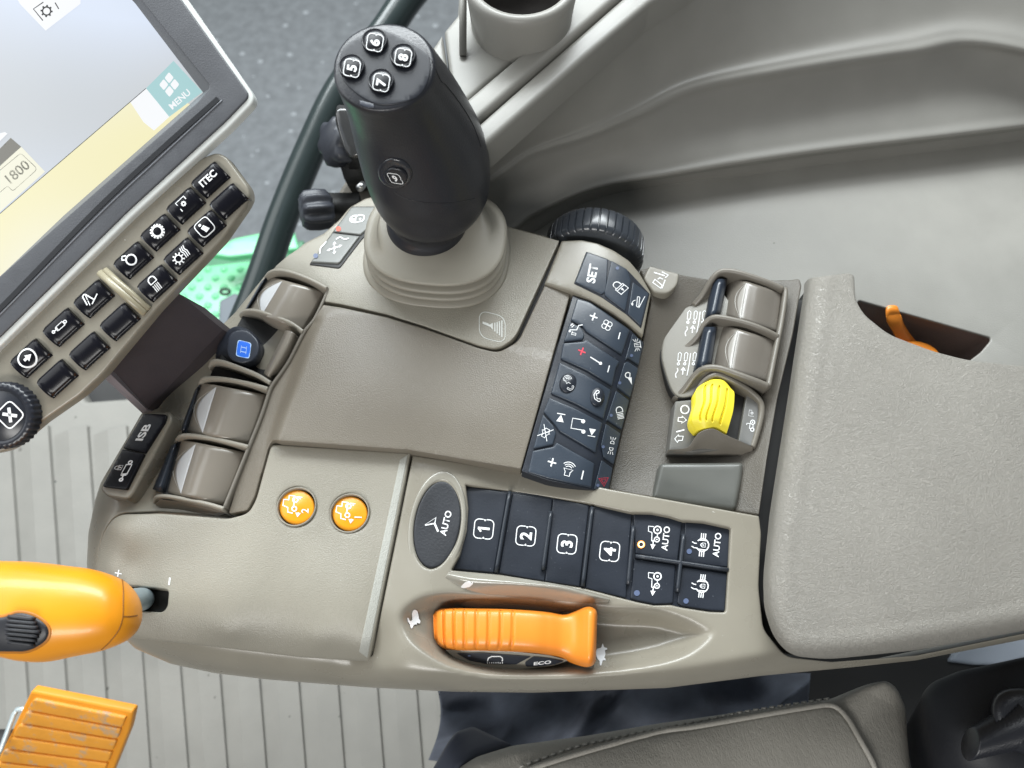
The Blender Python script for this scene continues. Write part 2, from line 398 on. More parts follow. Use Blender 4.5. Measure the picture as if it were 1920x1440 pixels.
# ---------------------------------------------------------------- symbol library (u = reading direction, v = up)
def numframe(d, w=.1):
    a = arc(-.55, .55, .45, 180, 90, 5); b = arc(.55, .55, .45, 90, 0, 5); c = arc(.55, -.55, .45, 0, -90, 5); e = arc(-.55, -.55, .45, -90, -180, 5)
    up = [(-1, .12)]+a+b+[(1, .12)]; lo = [(1, -.22)]+c+e+[(-1, -.22)]
    it = [('l', up, w), ('l', lo, w), ('f', [(-1.0, .1), (-.78, -.05), (-1.0, -.2)]), ('f', [(1.0, .1), (.78, -.05), (1.0, -.2)])]
    return it+([('l', [(.30, .0), (.30, .001)], .01)][:0]+([('l', [(-.30, .26), (.05, .56)], .2), ('l', [(.06, .62), (.06, -.62)], .25)] if d == '1' else [('t', d, 0, 0, 1.25, .03)]))
TRAC = [('c', .52, -.30, .36, .13), ('d', .52, -.30, .12), ('c', -.42, -.34, .24, .11), ('d', -.42, -.34, .07), ('l', [(.80, .10), (.80, .62), (.30, .58), (.22, .22), (-.62, .16)], .09),
        ('l', [(-.18, -.34), (.12, -.34)], .07), ('l', [(-.62, .16), (-.62, -.1)], .08), ('f', [(-1.45, .0), (-.95, .26), (-.95, -.26)]), ('l', [(-1.0, .0), (-.5, .0)], .1)]
DIFF = [('a', 0, 0, .62, 125, 415, .12), ('l', [(-.35, .45), (-.35, .8), (-.22, 1.05)], .1), ('l', [(.1, .58), (.1, .8), (.22, 1.05)], .1)]
for s_ in (-1, 1):
    for k in (-.26, 0, .26): DIFF.append(('l', [(s_*.62, k*.8), (s_*1.15, k*.8)], .1))
    DIFF.append(('l', [(s_*.45, -.35), (s_*.45, .35)], .09))
DIFF += [('l', [(-.2, -.28), (.2, -.28), (.2, .05), (-.2, .05)], .07, True), ('a', 0, .05, .14, 0, 180, .07), ('d', 0, -.1, .06)]
FAN = [('c', .42*math.cos(a), .42*math.sin(a), .34, .1) for a in (.5, .5+math.pi/2, .5+math.pi, .5+3*math.pi/2)]+[('d', 0, 0, .1)]
PLUS = [('l', [(-.5, 0), (.5, 0)], .17), ('l', [(0, -.5), (0, .5)], .17)]
LOCK = [('l', [(-.6, -.75), (.6, -.75), (.6, .15), (-.6, .15)], .13, True), ('l', [(-.42, .15), (-.42, .5)]+arc(0, .5, .42, 180, 0, 8)+[(.42, .15)], .13), ('l', [(-.6, -.1), (.6, -.1)], .1), ('d', 0, -.35, .13), ('l', [(0, -.35), (0, -.6)], .12)]
HITCH = [('l', [(-.9, -.35), (1, -.55)], .1), ('l', arc(-.62, -.1, .2, 70, 250, 6)+arc(.42, .22, .2, -110, 70, 6), .11, True), ('a', -.5, .3, .5, 20, 120, .1), ('f', [(-.75, .95), (-.95, .55), (-.55, .6)])]
LAMPD = lambda: arc(0, .25, .42, 0, 180, 8)+[(-.42, .05)]+arc(0, .05, .42, 180, 360, 8)
WORK = [('l', arc(.1, .35, .34, 20, 290, 10), .12, True), ('f', [(-.05, -.05), (.42, -.05), (.1, -.95)])]
HEAD = [('l', arc(0, .3, .42, 0, 180, 8)+[(-.42, -.02), (.42, -.02)], .12, True)]+[('l', [(-.45+.0*k, -.25-.2*k), (.4, -.25-.2*k)], .1) for k in range(4)]
PARK = [('l', arc(.45, 0, .26, -90, 90, 6)+[(.3, .26), (.3, -.26)], .1, True), ('l', arc(-.45, 0, .26, 90, 270, 6)+[(-.3, -.26), (-.3, .26)], .1, True)]+[('l', [(s_*.85, k), (s_*1.25, k*1.5)], .09) for s_ in (-1, 1) for k in (-.25, 0, .25)]
BEACON = [('l', [(-.35, -.5), (-.25, .35), (.25, .35), (.35, -.5)], .12), ('l', [(-.55, -.55), (.55, -.55)], .13), ('l', [(-.05, -.3), (.1, .2)], .1)]+[('l', [(s_*.5, .1*k), (s_*.95, .3*k)], .09) for s_ in (-1, 1) for k in (-1, .3, 1.6)]
HAZ = [('l', [(-.9, -.65), (.9, -.65), (0, .9)], .14, True), ('l', [(-.45, -.4), (.45, -.4), (0, .38)], .12, True)]
SPK = [('l', [(-.85, -.3), (-.85, .3), (-.4, .3), (-.05, .55), (-.05, -.55), (-.4, -.3)], .1, True)]+[('a', -.15, 0, r_, -50, 50, .09) for r_ in (.45, .68, .92)]
MUTE = [('l', [(-.7, -.25), (-.7, .25), (-.3, .25), (.1, .6), (.1, -.6), (-.3, -.25)], .1, True), ('l', [(.1, .45), (.55, .2), (.55, -.3), (.1, -.45)], .09), ('l', [(-.95, .75), (.85, -.75)], .09), ('l', [(-.95, -.75), (.85, .75)], .09)]
NOTE = [('l', [(-.45, -.5), (-.45, .75), (.55, .75), (.55, -.3)], .09), ('d', -.58, -.52, .2), ('d', .42, -.32, .2)]
SKIP = [('f', [(-.5, -.5), (-.5, .5), (.45, 0)]), ('l', [(.55, -.55), (.55, .55)], .12)]
THERM = [('l', [(0, -.8), (0, .8)], .14), ('d', 0, -.7, .2)]
PHONE = [('l', arc(-.6, .15, .22, 40, 220, 5)+[(-.3, -.45), (.3, -.45)]+arc(.6, .15, .22, -40, 140, 5)+[(.35, -.1), (-.35, -.1)], .12, True)]
FACE = [('l', [(-.5, -.8), (-.4, -.35), (-.75, -.1), (-.35, .2), (-.4, .55), (.1, .8)], .1), ('a', -.1, 0, .35, -60, 60, .08), ('a', -.1, 0, .6, -60, 60, .08), ('a', -.1, 0, .85, -60, 60, .08)]
SEATAIR = [('l', [(-.3, .8), (-.1, -.2), (.6, -.35), (.8, -.9)], .13), ('d', -.5, .75, .14), ('d', -.55, .35, .1), ('l', [(-.9, -.2), (-.9, .4), (-.65, .4), (-.6, -.2)], .1, True), ('l', [(.1, .6), (.5, .3)], .12), ('l', [(.3, .8), (.7, .5)], .12)]
HORN = [('l', fillet([(-1, -1), (1, -1), (1, 1), (-1, 1)], .7, 6), .05, True), ('f', [(.05, .75), (.22, .75), (.15, .1), (-.05, .1)]), ('f', [(-.1, .1), (.2, .1), (.3, -.05), (-.2, -.05)])]+[('l', [(-.3-.1*k, -.2-.18*k), (.35+.1*k, -.2-.18*k)], .09) for k in range(4)]
DLOCK = [('l', arc(-.1, .2, .5, 60, 300, 10), .15), ('l', [(.05, -.45), (.05, .6), (.5, .7), (.95, .45), (1., 0), (.8, -.35)], .15, True), ('l', [(-.4, .15), (.05, .15)], .12), ('d', .55, .05, .13), ('l', [(-.45, -.1), (0, -.1)], .1)]
def arrow(x0, y0, x1, y1, w=.1, h=.22):
    d = np.array([x1-x0, y1-y0], float); d /= np.linalg.norm(d); n = np.array([-d[1], d[0]]); e = np.array([x1, y1])
    return [('l', [(x0, y0), tuple(e-d*h*.6)], w), ('f', [tuple(e), tuple(e-d*h+n*h*.6), tuple(e-d*h-n*h*.6)])]
ARR4 = sum([arrow(.12*math.cos(a), .12*math.sin(a), .75*math.cos(a), .75*math.sin(a), .1, .3) for a in (0, math.pi/2, math.pi, 1.5*math.pi)], [])+[('c', 0, 0, .1, .07)]
CYL = [('c', -.85, 0, .13, .12), ('l', [(-.72, 0), (-.3, 0)], .12), ('l', [(-.3, -.24), (-.3, .24), (.6, .24), (.6, -.24)], .11, True), ('c', .82, .0, .15, .11), ('l', [(-.42, -.24), (-.42, .24)], .1)]
HALFUP = [('l', [(-.3, .85), (-.5, .85), (-.5, -.85), (-.25, -.85)], .12)]
def gearic(r, n=9, w=.14, rr=.22): return [('c', 0, 0, r, w)]+[('l', [(r*math.cos(a), r*math.sin(a)), ((r+rr)*math.cos(a), (r+rr)*math.sin(a))], w*1.2) for a in np.linspace(0, 2*math.pi, n, endpoint=False)]
def sh(items, dx, dy, k=1):
    out = []
    for it in items:
        it = list(it)
        if it[0] in 'lf': it[1] = [(x*k+dx, y*k+dy) for x, y in it[1]]
        elif it[0] in 'cda': it[1] = it[1]*k+dx; it[2] = it[2]*k+dy; it[3] *= k
        elif it[0] == 't': it[2] = it[2]*k+dx; it[3] = it[3]*k+dy; it[4] *= k
        if it[0] == 'l': it[2] *= k
        if it[0] == 'c': it[4] *= k
        out.append(tuple(it))
    return out
PTOB = [('l', [(.75, .1), (.75, .85), (-.8, .85), (-.8, -.55)], .1)]+sh(gearic(.25, 8, .12, .14), 0, .05)
IC = lambda cx, cy, s, items, a=78, a2=None, sy=None, mi=1: icon(F(cx, cy, s, a, a2, sy), items, mi)
PXI = lambda pts, w=None, closed=False, mi=1: icon(np.array([0, 0, 1., 0, 0, 1.]), [('f', pts)] if w is None else [('l', pts, w, closed)], mi)

# ================================================================ the setting
FL = level(-.45)
o = pad('cab_floor', [(-260, 690), (60, 690), (132, 690), (160, 752), (215, 748), (300, 742), (900, 800), (2200, 1000), (2200, 1700), (-260, 1700)], FL, [mat('grey rubber floor mat', (.225, .219, .200), .65, (250, .2, .001), var=.05, speck=(75, .74, (.10, .095, .085))), mat('floor mat groove', (.14, .15, .15), .7), mat('floor mat fleck', (.05, .05, .05), .6)], None, .03, .006, r=5,
    marks=PXI(ell(51, 1007, 3, 4, 0, 10), mi=2)+PXI(ell(447, 1424, 3, 4, 0, 10), mi=2)+PXI(ell(104, 903, 2, 2, 0, 8), mi=2)+PXI(ell(60, 907, 3, 2, 0, 8), mi=2))
tag(o, kind='structure')
# raised ribs of the mat: every second strip stands a little higher
mb = MB(); k = 0
for xt in range(-120, 1260, 73):
    a0, a1 = (xt+26-30, 800 if xt < 300 else 900), (xt+58, 1680)
    ps = Wn([a0, (xt+40-20, 1100), a1], np.full(3, -.45)); d = ps[2]-ps[0]; d /= np.linalg.norm(d); s_ = np.array([-d[1], d[0], 0])*-1
    prof = [(0, .0003), (.0012, .0042), (.023, .0046), (.042, .0003)]
    V = [p+s_*x+Z*z for p in (ps[0], ps[2]) for x, z in prof]; mb.add(V, [(i, i+1, i+5, i+4) for i in range(3)]+[(3, 2, 1, 0), (4, 5, 6, 7)])
rib = mb.build('mat_ribs', MATS['grey rubber floor mat'], o, False)
g = mk('ground', [(-6, -2, -1.7), (6, -2, -1.7), (6, 8, -1.7), (-6, 8, -1.7)], [(0, 1, 2, 3)], mat('asphalt', (.225, .236, .246), .9, (60, .5, .008), var=.16)); tag(g, kind='structure')
asp = MATS['asphalt'].node_tree; asp.nodes['Noise Texture'].inputs['Scale'].default_value = 28
# pale stones scattered on the asphalt
mb = MB()
for i in range(60):
    c = Wn([(rng.uniform(380, 860), rng.uniform(-20, 430))], np.array([-1.7]))[0]; r_ = rng.uniform(.004, .012)
    mb.add([c+np.array([r_*math.cos(a), r_*.8*math.sin(a), 0]) for a in np.arange(0, 6.2, 1.05)]+[c+Z*r_*.6], [(i_, (i_+1) % 6, 6) for i_ in range(6)])
st = mb.build('gravel', mat('pale gravel', (.40, .42, .44), .8)); tag(st, 'loose pale stones scattered on the asphalt yard', 'gravel', kind='stuff')

mk('door_sill', [W(100, 680, -.47), W(260, 640, -.47), W(300, 760, -.47), W(120, 760, -.47)], [(0, 1, 2, 3)], dark, o)
# green entrance step beside the cab
greenm = mat('green painted step', (.20, .66, .34), .35, coat=.3, var=.06)
t = thing('entrance_step', W(430, 560, -.95), 'light green dimpled metal step plate outside the cab door', 'step')
pl = pad('step_plate', [(-40, 930), (90, 730), (330, 505), (440, 492), (560, 478), (570, 600), (420, 680), (120, 900)], level(-.92), greenm, t, .03, .004, r=4)
mb = MB()
for gx in range(8):
    for gy in range(9):
        c = Wn([(330+gx*30+(gy % 2)*14, 505+gy*17)], np.array([-.92]))[0]
        V = [c+np.array([.008*math.cos(a), .008*math.sin(a), .0005]) for a in np.arange(0, 6.2, .63)]+[c+np.array([.004*math.cos(a), .004*math.sin(a), .005]) for a in np.arange(0, 6.2, .63)]
        n_ = len(V)//2; mb.add(V, [(i, (i+1) % n_, n_+(i+1) % n_, n_+i) for i in range(n_)]+[tuple(range(n_, 2*n_))])
mb.build('grip_dimples', greenm, t)
pad('step_edge', [(380, 474), (440, 446), (548, 424), (560, 466), (430, 482)], level(-.84), greenm, t, .012, .004, r=4)
pad('step_riser', [(300, 540), (360, 480), (440, 462), (570, 450), (570, 520), (440, 520)], level(-.935), mat('dark green paint', (.05, .20, .10), .4), t, .03, .004, r=4)
mb = MB(); tubev(mb, [Wn([(422+9*math.cos(a), 547+5*math.sin(a))], np.array([-.86]))[0] for a in np.linspace(0, 6.28, 14)], .003, 8); mb.build('latch_ring', dark, t)
pad('latch_plate', [(411, 563), (440, 548), (462, 560), (455, 640), (408, 620)], level(-.80), mat('grey latch', (.12, .14, .16), .5), t, .02, .003, r=4)

# dark handrail rising past the joystick
def Wd(x, y, d): return CAM+rays([(x, y)])[0]*d
t = thing('grab_rail', Wd(480, 560, .80), 'dark green tubular grab rail running diagonally behind the joystick', 'handrail')
c = cr([(425, 680), (482, 545), (530, 408), (585, 275), (640, 165), (718, 65), (770, -10), (840, -90)], 8)
mb = MB(); tubev(mb, [Wd(x, y, .80) for x, y in c], .0165, 20); mb.build('rail', darktube, t)

# ================================================================ side panel, sill, cup holder
SP = thing('side_panel', W(1400, 350, -.08), 'pale grey moulded cab side panel behind the armrest console', 'panel')
pad('flat_ledge', [(930, 640), (935, 450), (962, 425), (1008, 432, 4), (1024, 412, 4), (1050, 380, 4), (1112, 352, 4), (1269, 318, 2), (1400, 300, 2), (1647, 262, 2), (1920, 232, 2), (2150, 200), (2150, 760), (1900, 720), (1800, 690), (1840, 660, 8), (1862, 634, 10), (1611, 563, 3), (1560, 640), (1250, 660)], level(-.05), panelm, SP, .0006, .001,
    marks=PXI(ell(1750, 360, 2.2, 2.6, 0, 8), mi=0)[:0])
low = [(905, 455, -.03), (960, 432, -.03), (1003, 400, -.028), (1112, 353, -.026), (1269, 325, -.026), (1400, 303, -.026), (1560, 280, -.026), (1760, 256, -.026), (1920, 236, -.026), (2150, 206, -.026)]
bot = [(x+(4 if i > 1 else 8), y+(30, 26, 30, 18, 17, 24, 25, 25, 24, 20)[i], -.0485) for i, (x, y, z) in enumerate(low)]
rid = [(880, 362, .012), (935, 327, .012), (1000, 285, .012), (1100, 253, .012), (1194, 212, .012), (1300, 163, .012), (1474, 128, .012), (1700, 93, .012), (1850, 77, .012), (2150, 150, .005)]
lerp = lambda A, B, t, dz: [tuple(np.array(a)*(1-t)+np.array(b)*t+np.array([0, 0, dz])) for a, b in zip(A, B)]
top = [(860, 300, .080), (905, 268, .080), (960, 222, .080), (1040, 153, .080), (1130, 76, .080), (1219, 2, .080), (1330, -90, .080), (1500, -190, .080), (1800, -260, .080), (2150, -260, .080)]
fpatch('inner_wall', rows([top, lerp(top, rid, .45, -.007), lerp(top, rid, .82, -.006), lerp(top, rid, .95, -.0015), lerp(rid, low, .03, .0004), lerp(rid, low, .16, -.004), lerp(rid, low, .5, -.008), lerp(rid, low, .85, -.003), low, lerp(low, bot, .35, -.003), bot]), 90, 90, panelg, SP, .01)
sillm = mat('light sill plastic', (.250, .243, .222), .45, (1200, .12, .0005))
pad('lower_rail', [(868, 262), (896, 233), (1040, 106), (1158, 3), (1230, -60), (1320, -60), (1219, 4), (1090, 113), (912, 270), (880, 300)], level(.084), panelg, SP, .02, .003, r=3)
pad('upper_rail', [(850, 205), (872, 188), (1019, 64), (1050, 28), (1092, -40), (1220, -65), (1153, -4), (1034, 100), (890, 227), (862, 250)], level(.086), sillm, SP, .02, .003, r=3)
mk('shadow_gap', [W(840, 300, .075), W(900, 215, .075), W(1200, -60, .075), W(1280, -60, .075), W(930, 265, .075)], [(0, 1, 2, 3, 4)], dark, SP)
pad('sill', [(833, 56), (858, 26), (862, -40), (1100, -40), (1050, 30), (1019, 66), (872, 192), (852, 215), (846, 150), (838, 95)], level(.080), sillm, SP, .03, .003, r=3)
pad('sill_end', [(829, 62), (835, 98), (844, 152), (850, 216), (800, 250), (740, 190)], level(.078), sillm, SP, .03, .003, r=3)
t = thing('cup_holder', W(985, 40, .05), 'pale round cup holder moulded on the sill behind the joystick', 'cup holder')
cu = W(978, -36, .110); mb = MB()
loftv(mb, [((cu.x, cu.y, zz), (r_, 0, 0), (0, r_, 0), 2) for zz, r_ in ((.074, .0312), (.078, .0300), (.088, .0304), (.098, .0312), (.106, .0322), (.1098, .0320), (.1115, .0300), (.1110, .0270), (.107, .0258), (.098, .0252))], 48, 0, (True, False))
mb.build('cup_wall', sillm, t)
mb = MB(); loftv(mb, [((cu.x, cu.y, zz), (r_, 0, 0), (0, r_, 0), 2) for zz, r_ in ((.100, .0252), (.082, .024), (.081, .001))], 40, 0, (False, True)); mb.build('cup_liner', mat('dark brown liner', (.045, .038, .034), .6), t)
mb = MB(); tubev(mb, [W(868, 104, .081), W(868, -40, .105)], .0022, 10); mb.build('post', sillm, t)

# dark recess in the ledge with its orange lever
e = Wn([(1600, 560), (1700, 587), (1790, 611), (1850, 630), (1866, 640), (1840, 664), (1790, 700)], np.full(7, -.0530))
mb = MB(); V = [p for p in e]+[p-Z*.050 for p in e]; mb.add(V, [(i, i+1, 8+i, 7+i) for i in range(6)]); mb.build('recess_wall', mat('dark brown recess', (.23, .18, .16), .6, (700, .5, .001)), SP)
mk('recess_floor', list(Wn([(1560, 560), (1900, 640), (1900, 760), (1560, 720)], np.full(4, -.10))), [(0, 1, 2, 3)], dark, SP)
t = thing('release_lever', W(1710, 650, -.09), 'small orange curved lever in the dark slot beside the armrest', 'lever')
mb = MB(); loftv(mb, [(W(x, y, z), (a, 0, 0), (0, a*.7, a*.5), 3) for x, y, z, a in ((1672, 579, -.050, .0030), (1672, 582, -.050, .0044), (1676, 597, -.053, .0050), (1683, 612, -.059, .0045), (1692, 628, -.064, .0045), (1702, 643, -.070, .0050), (1712, 655, -.078, .005))], 14); mb.build('lever_arm', orange, t)
mb = MB(); cc = W(1722, 668, -.066); loftv(mb, [(np.array(cc)+Z*z, (a, -.15*a, 0), (.15*a, a*.75, 0), 2) for z, a in ((-.02, .0165), (-.002, .0165), (0, .0155), (.0006, .013))], 30); mb.build('lever_hub', orange, t)

# clamp with star knobs behind the joystick
t = thing('clamp_bracket', Wd(640, 330, .60), 'dark clamp bracket with two hand knobs behind the joystick', 'clamp')
def knob(name, x, y, d, r_, ax, lobes=6, h=.02):
    ax = np.array(ax, float); ax /= np.linalg.norm(ax); s_ = np.cross(ax, Z); s_ /= np.linalg.norm(s_); u_ = np.cross(s_, ax); c0 = np.array(Wd(x, y, d)); mb = MB(); n_ = 60; V = []; lv = [(0, .7), (.15, .95), (.5, 1), (.85, .95), (1, .75)]
    for f_, k_ in lv:
        for a in np.linspace(0, 2*math.pi, n_, endpoint=False):
            q = r_*k_*(1+.12*math.cos(lobes*a)); V.append(c0+ax*h*f_+(s_*math.cos(a)+u_*math.sin(a))*q)
    Fs = [(i*n_+j, i*n_+(j+1) % n_, (i+1)*n_+(j+1) % n_, (i+1)*n_+j) for i in range(len(lv)-1) for j in range(n_)]+[tuple(range(n_))[::-1], tuple((len(lv)-1)*n_+j for j in range(n_))]
    mb.add(V, Fs); return mb.build(name, mat('dark knob plastic', (.030, .033, .042), .45), t)
knob('hand_knob', 655, 270, .60, .018, (-.7, -.35, .6)); knob('hand_knob', 622, 392, .60, .015, (-.9, -.3, .3), 9, .024)
mb = MB()
boxv(mb, Wd(668, 300, .62), (.012, .004, 0), (-.006, .018, .006), (0, -.004, .016)); boxv(mb, Wd(655, 262, .59), (.004, 0, 0), (-.004, .016, .004), (.002, 0, .012)); boxv(mb, Wd(640, 390, .62), (.016, 0, 0), (0, .008, 0), (0, 0, .010))
mb.build('clamp_body', dark, t)
mb = MB(); loftv(mb, [(Wd(x, y, .64), (.02, 0, 0), (0, .02, .01), 3) for x, y in ((700, 330), (690, 370), (660, 420))], 16); mb.build('clamp_foot', taupe_dk, t)
mb = MB(); tubev(mb, [Wd(674, 353, .585), Wd(680, 346, .59)], .003, 10); mb.build('bolt', mat('steel bolt', (.5, .5, .5), .3, metal=1), t)
# chrome toggle close to the grip
mb = MB(); loftv(mb, [(Wd(x, y, .52), (a, 0, 0), (0, a*.8, a*.6), 3) for x, y, a in ((641, 208, .004), (645, 225, .006), (653, 250, .006), (662, 280, .005), (668, 288, .003))], 14); mb.build('toggle', mat('dark chrome', (.10, .10, .10), .2, metal=.7), t)

# ================================================================ seat, cloth, pedal
SE = TPS([(840, 1445, -.15), (960, 1395, -.145), (1232, 1352, -.14), (1565, 1304, -.135), (1668, 1268, -.13), (1000, 1440, -.128), (1264, 1385, -.128), (1500, 1350, -.128), (1400, 1500, -.122), (1000, 1550, -.122), (1650, 1380, -.128), (1700, 1320, -.15), (1720, 1480, -.14)])
seat = thing('operator_seat', W(1300, 1400, -.2), 'grey leather operator seat cushion with stitched seam and piping', 'seat')
pad('seat_bolster', [(830, 1450), (893, 1412), (961, 1391), (1103, 1372), (1232, 1350), (1393, 1327), (1565, 1303), (1630, 1276, 20), (1668, 1267, 14), (1690, 1283, 14), (1706, 1320, 10), (1716, 1440), (1722, 1620), (830, 1620)], SE, leather_s, seat, .05, .010, r=10)
pip = cr([(985, 1450), (1006, 1438), (1103, 1408), (1232, 1374), (1300, 1363), (1429, 1340), (1520, 1325), (1552, 1322), (1572, 1330), (1591, 1352), (1610, 1385), (1633, 1427), (1650, 1470)], 10)
sp_ = SE.P(pip); mb = MB(); tubev(mb, sp_+Z*.0012, .0021, 10); mb.build('piping', leather_s, seat)
o2 = np.r_[pip[::4], [[1660, 1620], [900, 1620], [900, 1500]]]
pad('seat_panel', o2, SE, leather_s, seat, .006, .004, lift=.0022, r=2)
mb = MB(); stp = cr([(974, 1438), (1070, 1403), (1135, 1387), (1232, 1367), (1329, 1348), (1397, 1334), (1494, 1319), (1560, 1309)], 40); sw = SE.P(stp); L_ = np.r_[0, np.cumsum(np.linalg.norm(np.diff(sw, axis=0), axis=1))]
for s_ in np.arange(0, L_[-1]-.004, .0056):
    p0, p1 = [np.array([np.interp(x, L_, sw[:, i]) for i in range(3)]) for x in (s_, s_+.0036)]; tubev(mb, [p0+Z*.0003, (p0+p1)/2+Z*.0013, p1+Z*.0003], .0008, 6)
mb.build('stitching', mat('grey thread', (.33, .32, .29), .6), seat)
pad('seat_side_trim', [(790, 1470), (811, 1436), (838, 1388), (854, 1367, 8), (887, 1356, 8), (961, 1391), (893, 1412), (857, 1438), (840, 1475)], TPS([(811, 1438, -.16), (854, 1367, -.175), (961, 1391, -.19), (857, 1438, -.15), (887, 1358, -.19)]), mat('slate trim', (.085, .095, .13), .45, (900, .2, .0005)), seat, .04, .004, r=4)
pad('seat_base', [(1340, 1240), (1500, 1215), (1720, 1205), (1795, 1220), (1860, 1245), (1990, 1240), (2000, 1600), (1300, 1600)], level(-.30), dark, seat, .1, .01)
t = thing('seat_adjuster', W(1830, 1380, -.15), 'black plastic seat side housing with ribbed adjuster knob', 'housing')
pad('housing', [(1728, 1300, 14), (1748, 1274, 14), (1800, 1252), (1920, 1226), (2060, 1200), (2060, 1600), (1775, 1600), (1752, 1440), (1735, 1350)], TPS([(1740, 1290, -.115), (1760, 1440, -.115), (1850, 1260, -.095), (1950, 1300, -.085), (1950, 1500, -.09), (1800, 1400, -.092)]), mat('soft black plastic', (.007, .008, .012), .55, (900, .2, .0005)), t, .08, .008)
mb = MB(); c0 = np.array(W(1818, 1395, -.075)); c1 = np.array(W(1900, 1362, -.065)); n_ = 24
secs = []
for i in range(25):
    f_ = i/24; r_ = (.009+.004*f_)*(1+.10*(i % 2)); secs.append((c0+(c1-c0)*f_, (.35*r_, .94*r_, 0), (0, 0, r_), 2))
loftv(mb, secs, 24); mb.build('adjuster_knob', black, t)
mb = MB(); loftv(mb, [(np.array(W(1925, 1352, z)), (.020*k, 0, 0), (0, .018*k, 0), 2.4) for z, k in ((-.09, 1.1), (-.070, 1), (-.064, .9), (-.062, .6))], 28); mb.build('knob_cap', black, t)
pad('pale_floor_patch', [(1780, 1240), (1800, 1214), (1920, 1180), (2000, 1165), (2000, 1215), (1935, 1230), (1875, 1246), (1830, 1246)], level(-.295), mat('pale blue patch', (.40, .45, .52), .5), seat, .02, .003)  # pale patch added to stand in for the bright floor beyond

def clothf(u, v):
    x = 812+(1520-812)*u; y = 1262+(1425-1262)*v+30*math.sin(u*3)*v
    a = u*9+v*1.6; w_ = a+1.3*math.sin(a*1.3+2*v)+.5*math.sin(3.1*v+u*4)
    z = -.27+.022*math.sin(w_)+.010*(1-abs(math.sin(w_*1.55+1.1*v)))+.006*math.sin(17*u-9*v)
    return x+20*math.sin(v*3)*(1-u)-12*v, y, z
o = fpatch('blue_cloth', clothf, 150, 40, bluecl, None, .03); tag(o, 'crumpled dark blue cloth lying in the gap beside the seat', 'cloth')

PP = PLN(W(58, 1295, -.25), W(250, 1335, -.25), W(20, 1420, -.31))
pedal = thing('foot_pedal', W(120, 1390, -.32), 'worn orange foot pedal with ridged rubber tread on the floor', 'pedal')
wornm = mat('worn orange rubber', (.80, .34, .035), .5, (300, .3, .001), var=.08)
nt = wornm.node_tree; n2 = nt.nodes.new('ShaderNodeTexNoise'); n2.inputs['Scale'].default_value = 55; n2.inputs['Detail'].default_value = 8; n2.inputs['Roughness'].default_value = .7
nt.links.new(nt.nodes['Texture Coordinate'].outputs['Object'], n2.inputs['Vector']); r2 = nt.nodes.new('ShaderNodeValToRGB'); r2.color_ramp.elements[0].position = .53; r2.color_ramp.elements[1].position = .62; nt.links.new(n2.outputs['Fac'], r2.inputs[0])
mx = nt.nodes.new('ShaderNodeMixRGB'); nt.links.new(r2.outputs[0], mx.inputs[0]); nt.links.new(nt.nodes['Color Ramp'].outputs[0], mx.inputs[1]); mx.inputs[2].default_value = (.50, .34, .20, 1); nt.links.new(mx.outputs[0], nt.nodes['Principled BSDF'].inputs['Base Color'])
pad('tread_base', [(58, 1296, 5), (250, 1334, 5), (242, 1370), (208, 1455), (-10, 1455), (-6, 1428)], PP, mat('clean orange rubber', (.84, .33, .02), .45), pedal, .005, .002, r=4)
A, B, C_, D_ = [np.array(x, float) for x in ((62, 1304), (245, 1341), (195, 1470), (-22, 1448))]
for i in range(6):
    f0, f1 = i/6+.012, (i+1)/6-.012; l0, r0, l1, r1 = A+(D_-A)*f0, B+(C_-B)*f0, A+(D_-A)*f1, B+(C_-B)*f1
    pad('tread_bar', [l0+(r0-l0)*.03, l0+(r0-l0)*.97, l1+(r1-l1)*.97, l1+(r1-l1)*.03], PP, wornm, pedal, .003, .0012, lift=.0028, r=4)
mb = MB(); tubev(mb, [W(45, 1330, -.27), W(33, 1330, -.28), W(26, 1340, -.28), W(2, 1405, -.29), W(-20, 1440, -.29)], .0022, 8); mb.build('return_spring_wire', mat('pale wire', (.55, .62, .64), .35, metal=.4), pedal)
mb = MB(); boxv(mb, W(5, 1400, -.33), (.012, 0, 0), (0, .014, 0), (0, 0, .01)); mb.build('pedal_pivot', dark, pedal)

# ================================================================ armrest console
CO = thing('armrest_console', W(900, 900, -.06), 'long taupe tractor armrest console full of buttons and levers', 'console')
# main moulding
SHT = TPS([(880, 905, .002), (1150, 938, .002), (1424, 972, .002), (900, 990, 0), (1100, 1030, 0), (1300, 1060, 0), (1420, 1080, 0), (1000, 1150, 0), (1350, 1150, 0), (1240, 1240, 0), (1420, 1230, 0), (1600, 1245, -.022), (1900, 1195, -.022),
    (725, 1000, 0), (770, 860, .001), (705, 1150, 0), (735, 1235, 0), (900, 1260, 0), (600, 1240, -.0185), (400, 1215, -.0185), (260, 1180, -.020), (670, 1225, -.019), (500, 1225, -.0185), (200, 1080, -.014), (205, 980, -.014), (195, 925, -.020),
    (500, 1000, -.010), (400, 1100, -.010), (600, 900, -.010), (300, 950, -.013), (270, 850, -.022), (300, 780, -.026), (330, 800, -.020), (380, 690, -.024), (430, 600, -.028), (360, 780, -.014), (440, 640, -.016), (490, 540, -.020), (510, 520, -.020), (560, 475, -.020), (640, 420, -.020), (690, 370, -.022), (800, 370, -.02), (950, 425, -.02), (1040, 470, -.008), (600, 620, -.008), (800, 720, -.006), (1000, 700, -.006), (960, 860, -.004), (450, 850, -.012), (520, 720, -.012)])
POCK = cr([(742, 1165), (762, 1128), (830, 1108), (1000, 1122), (1140, 1134), (1250, 1140), (1340, 1180), (1312, 1222), (1250, 1248), (1160, 1264), (1060, 1271), (930, 1271), (840, 1252), (770, 1212)], 8, True)
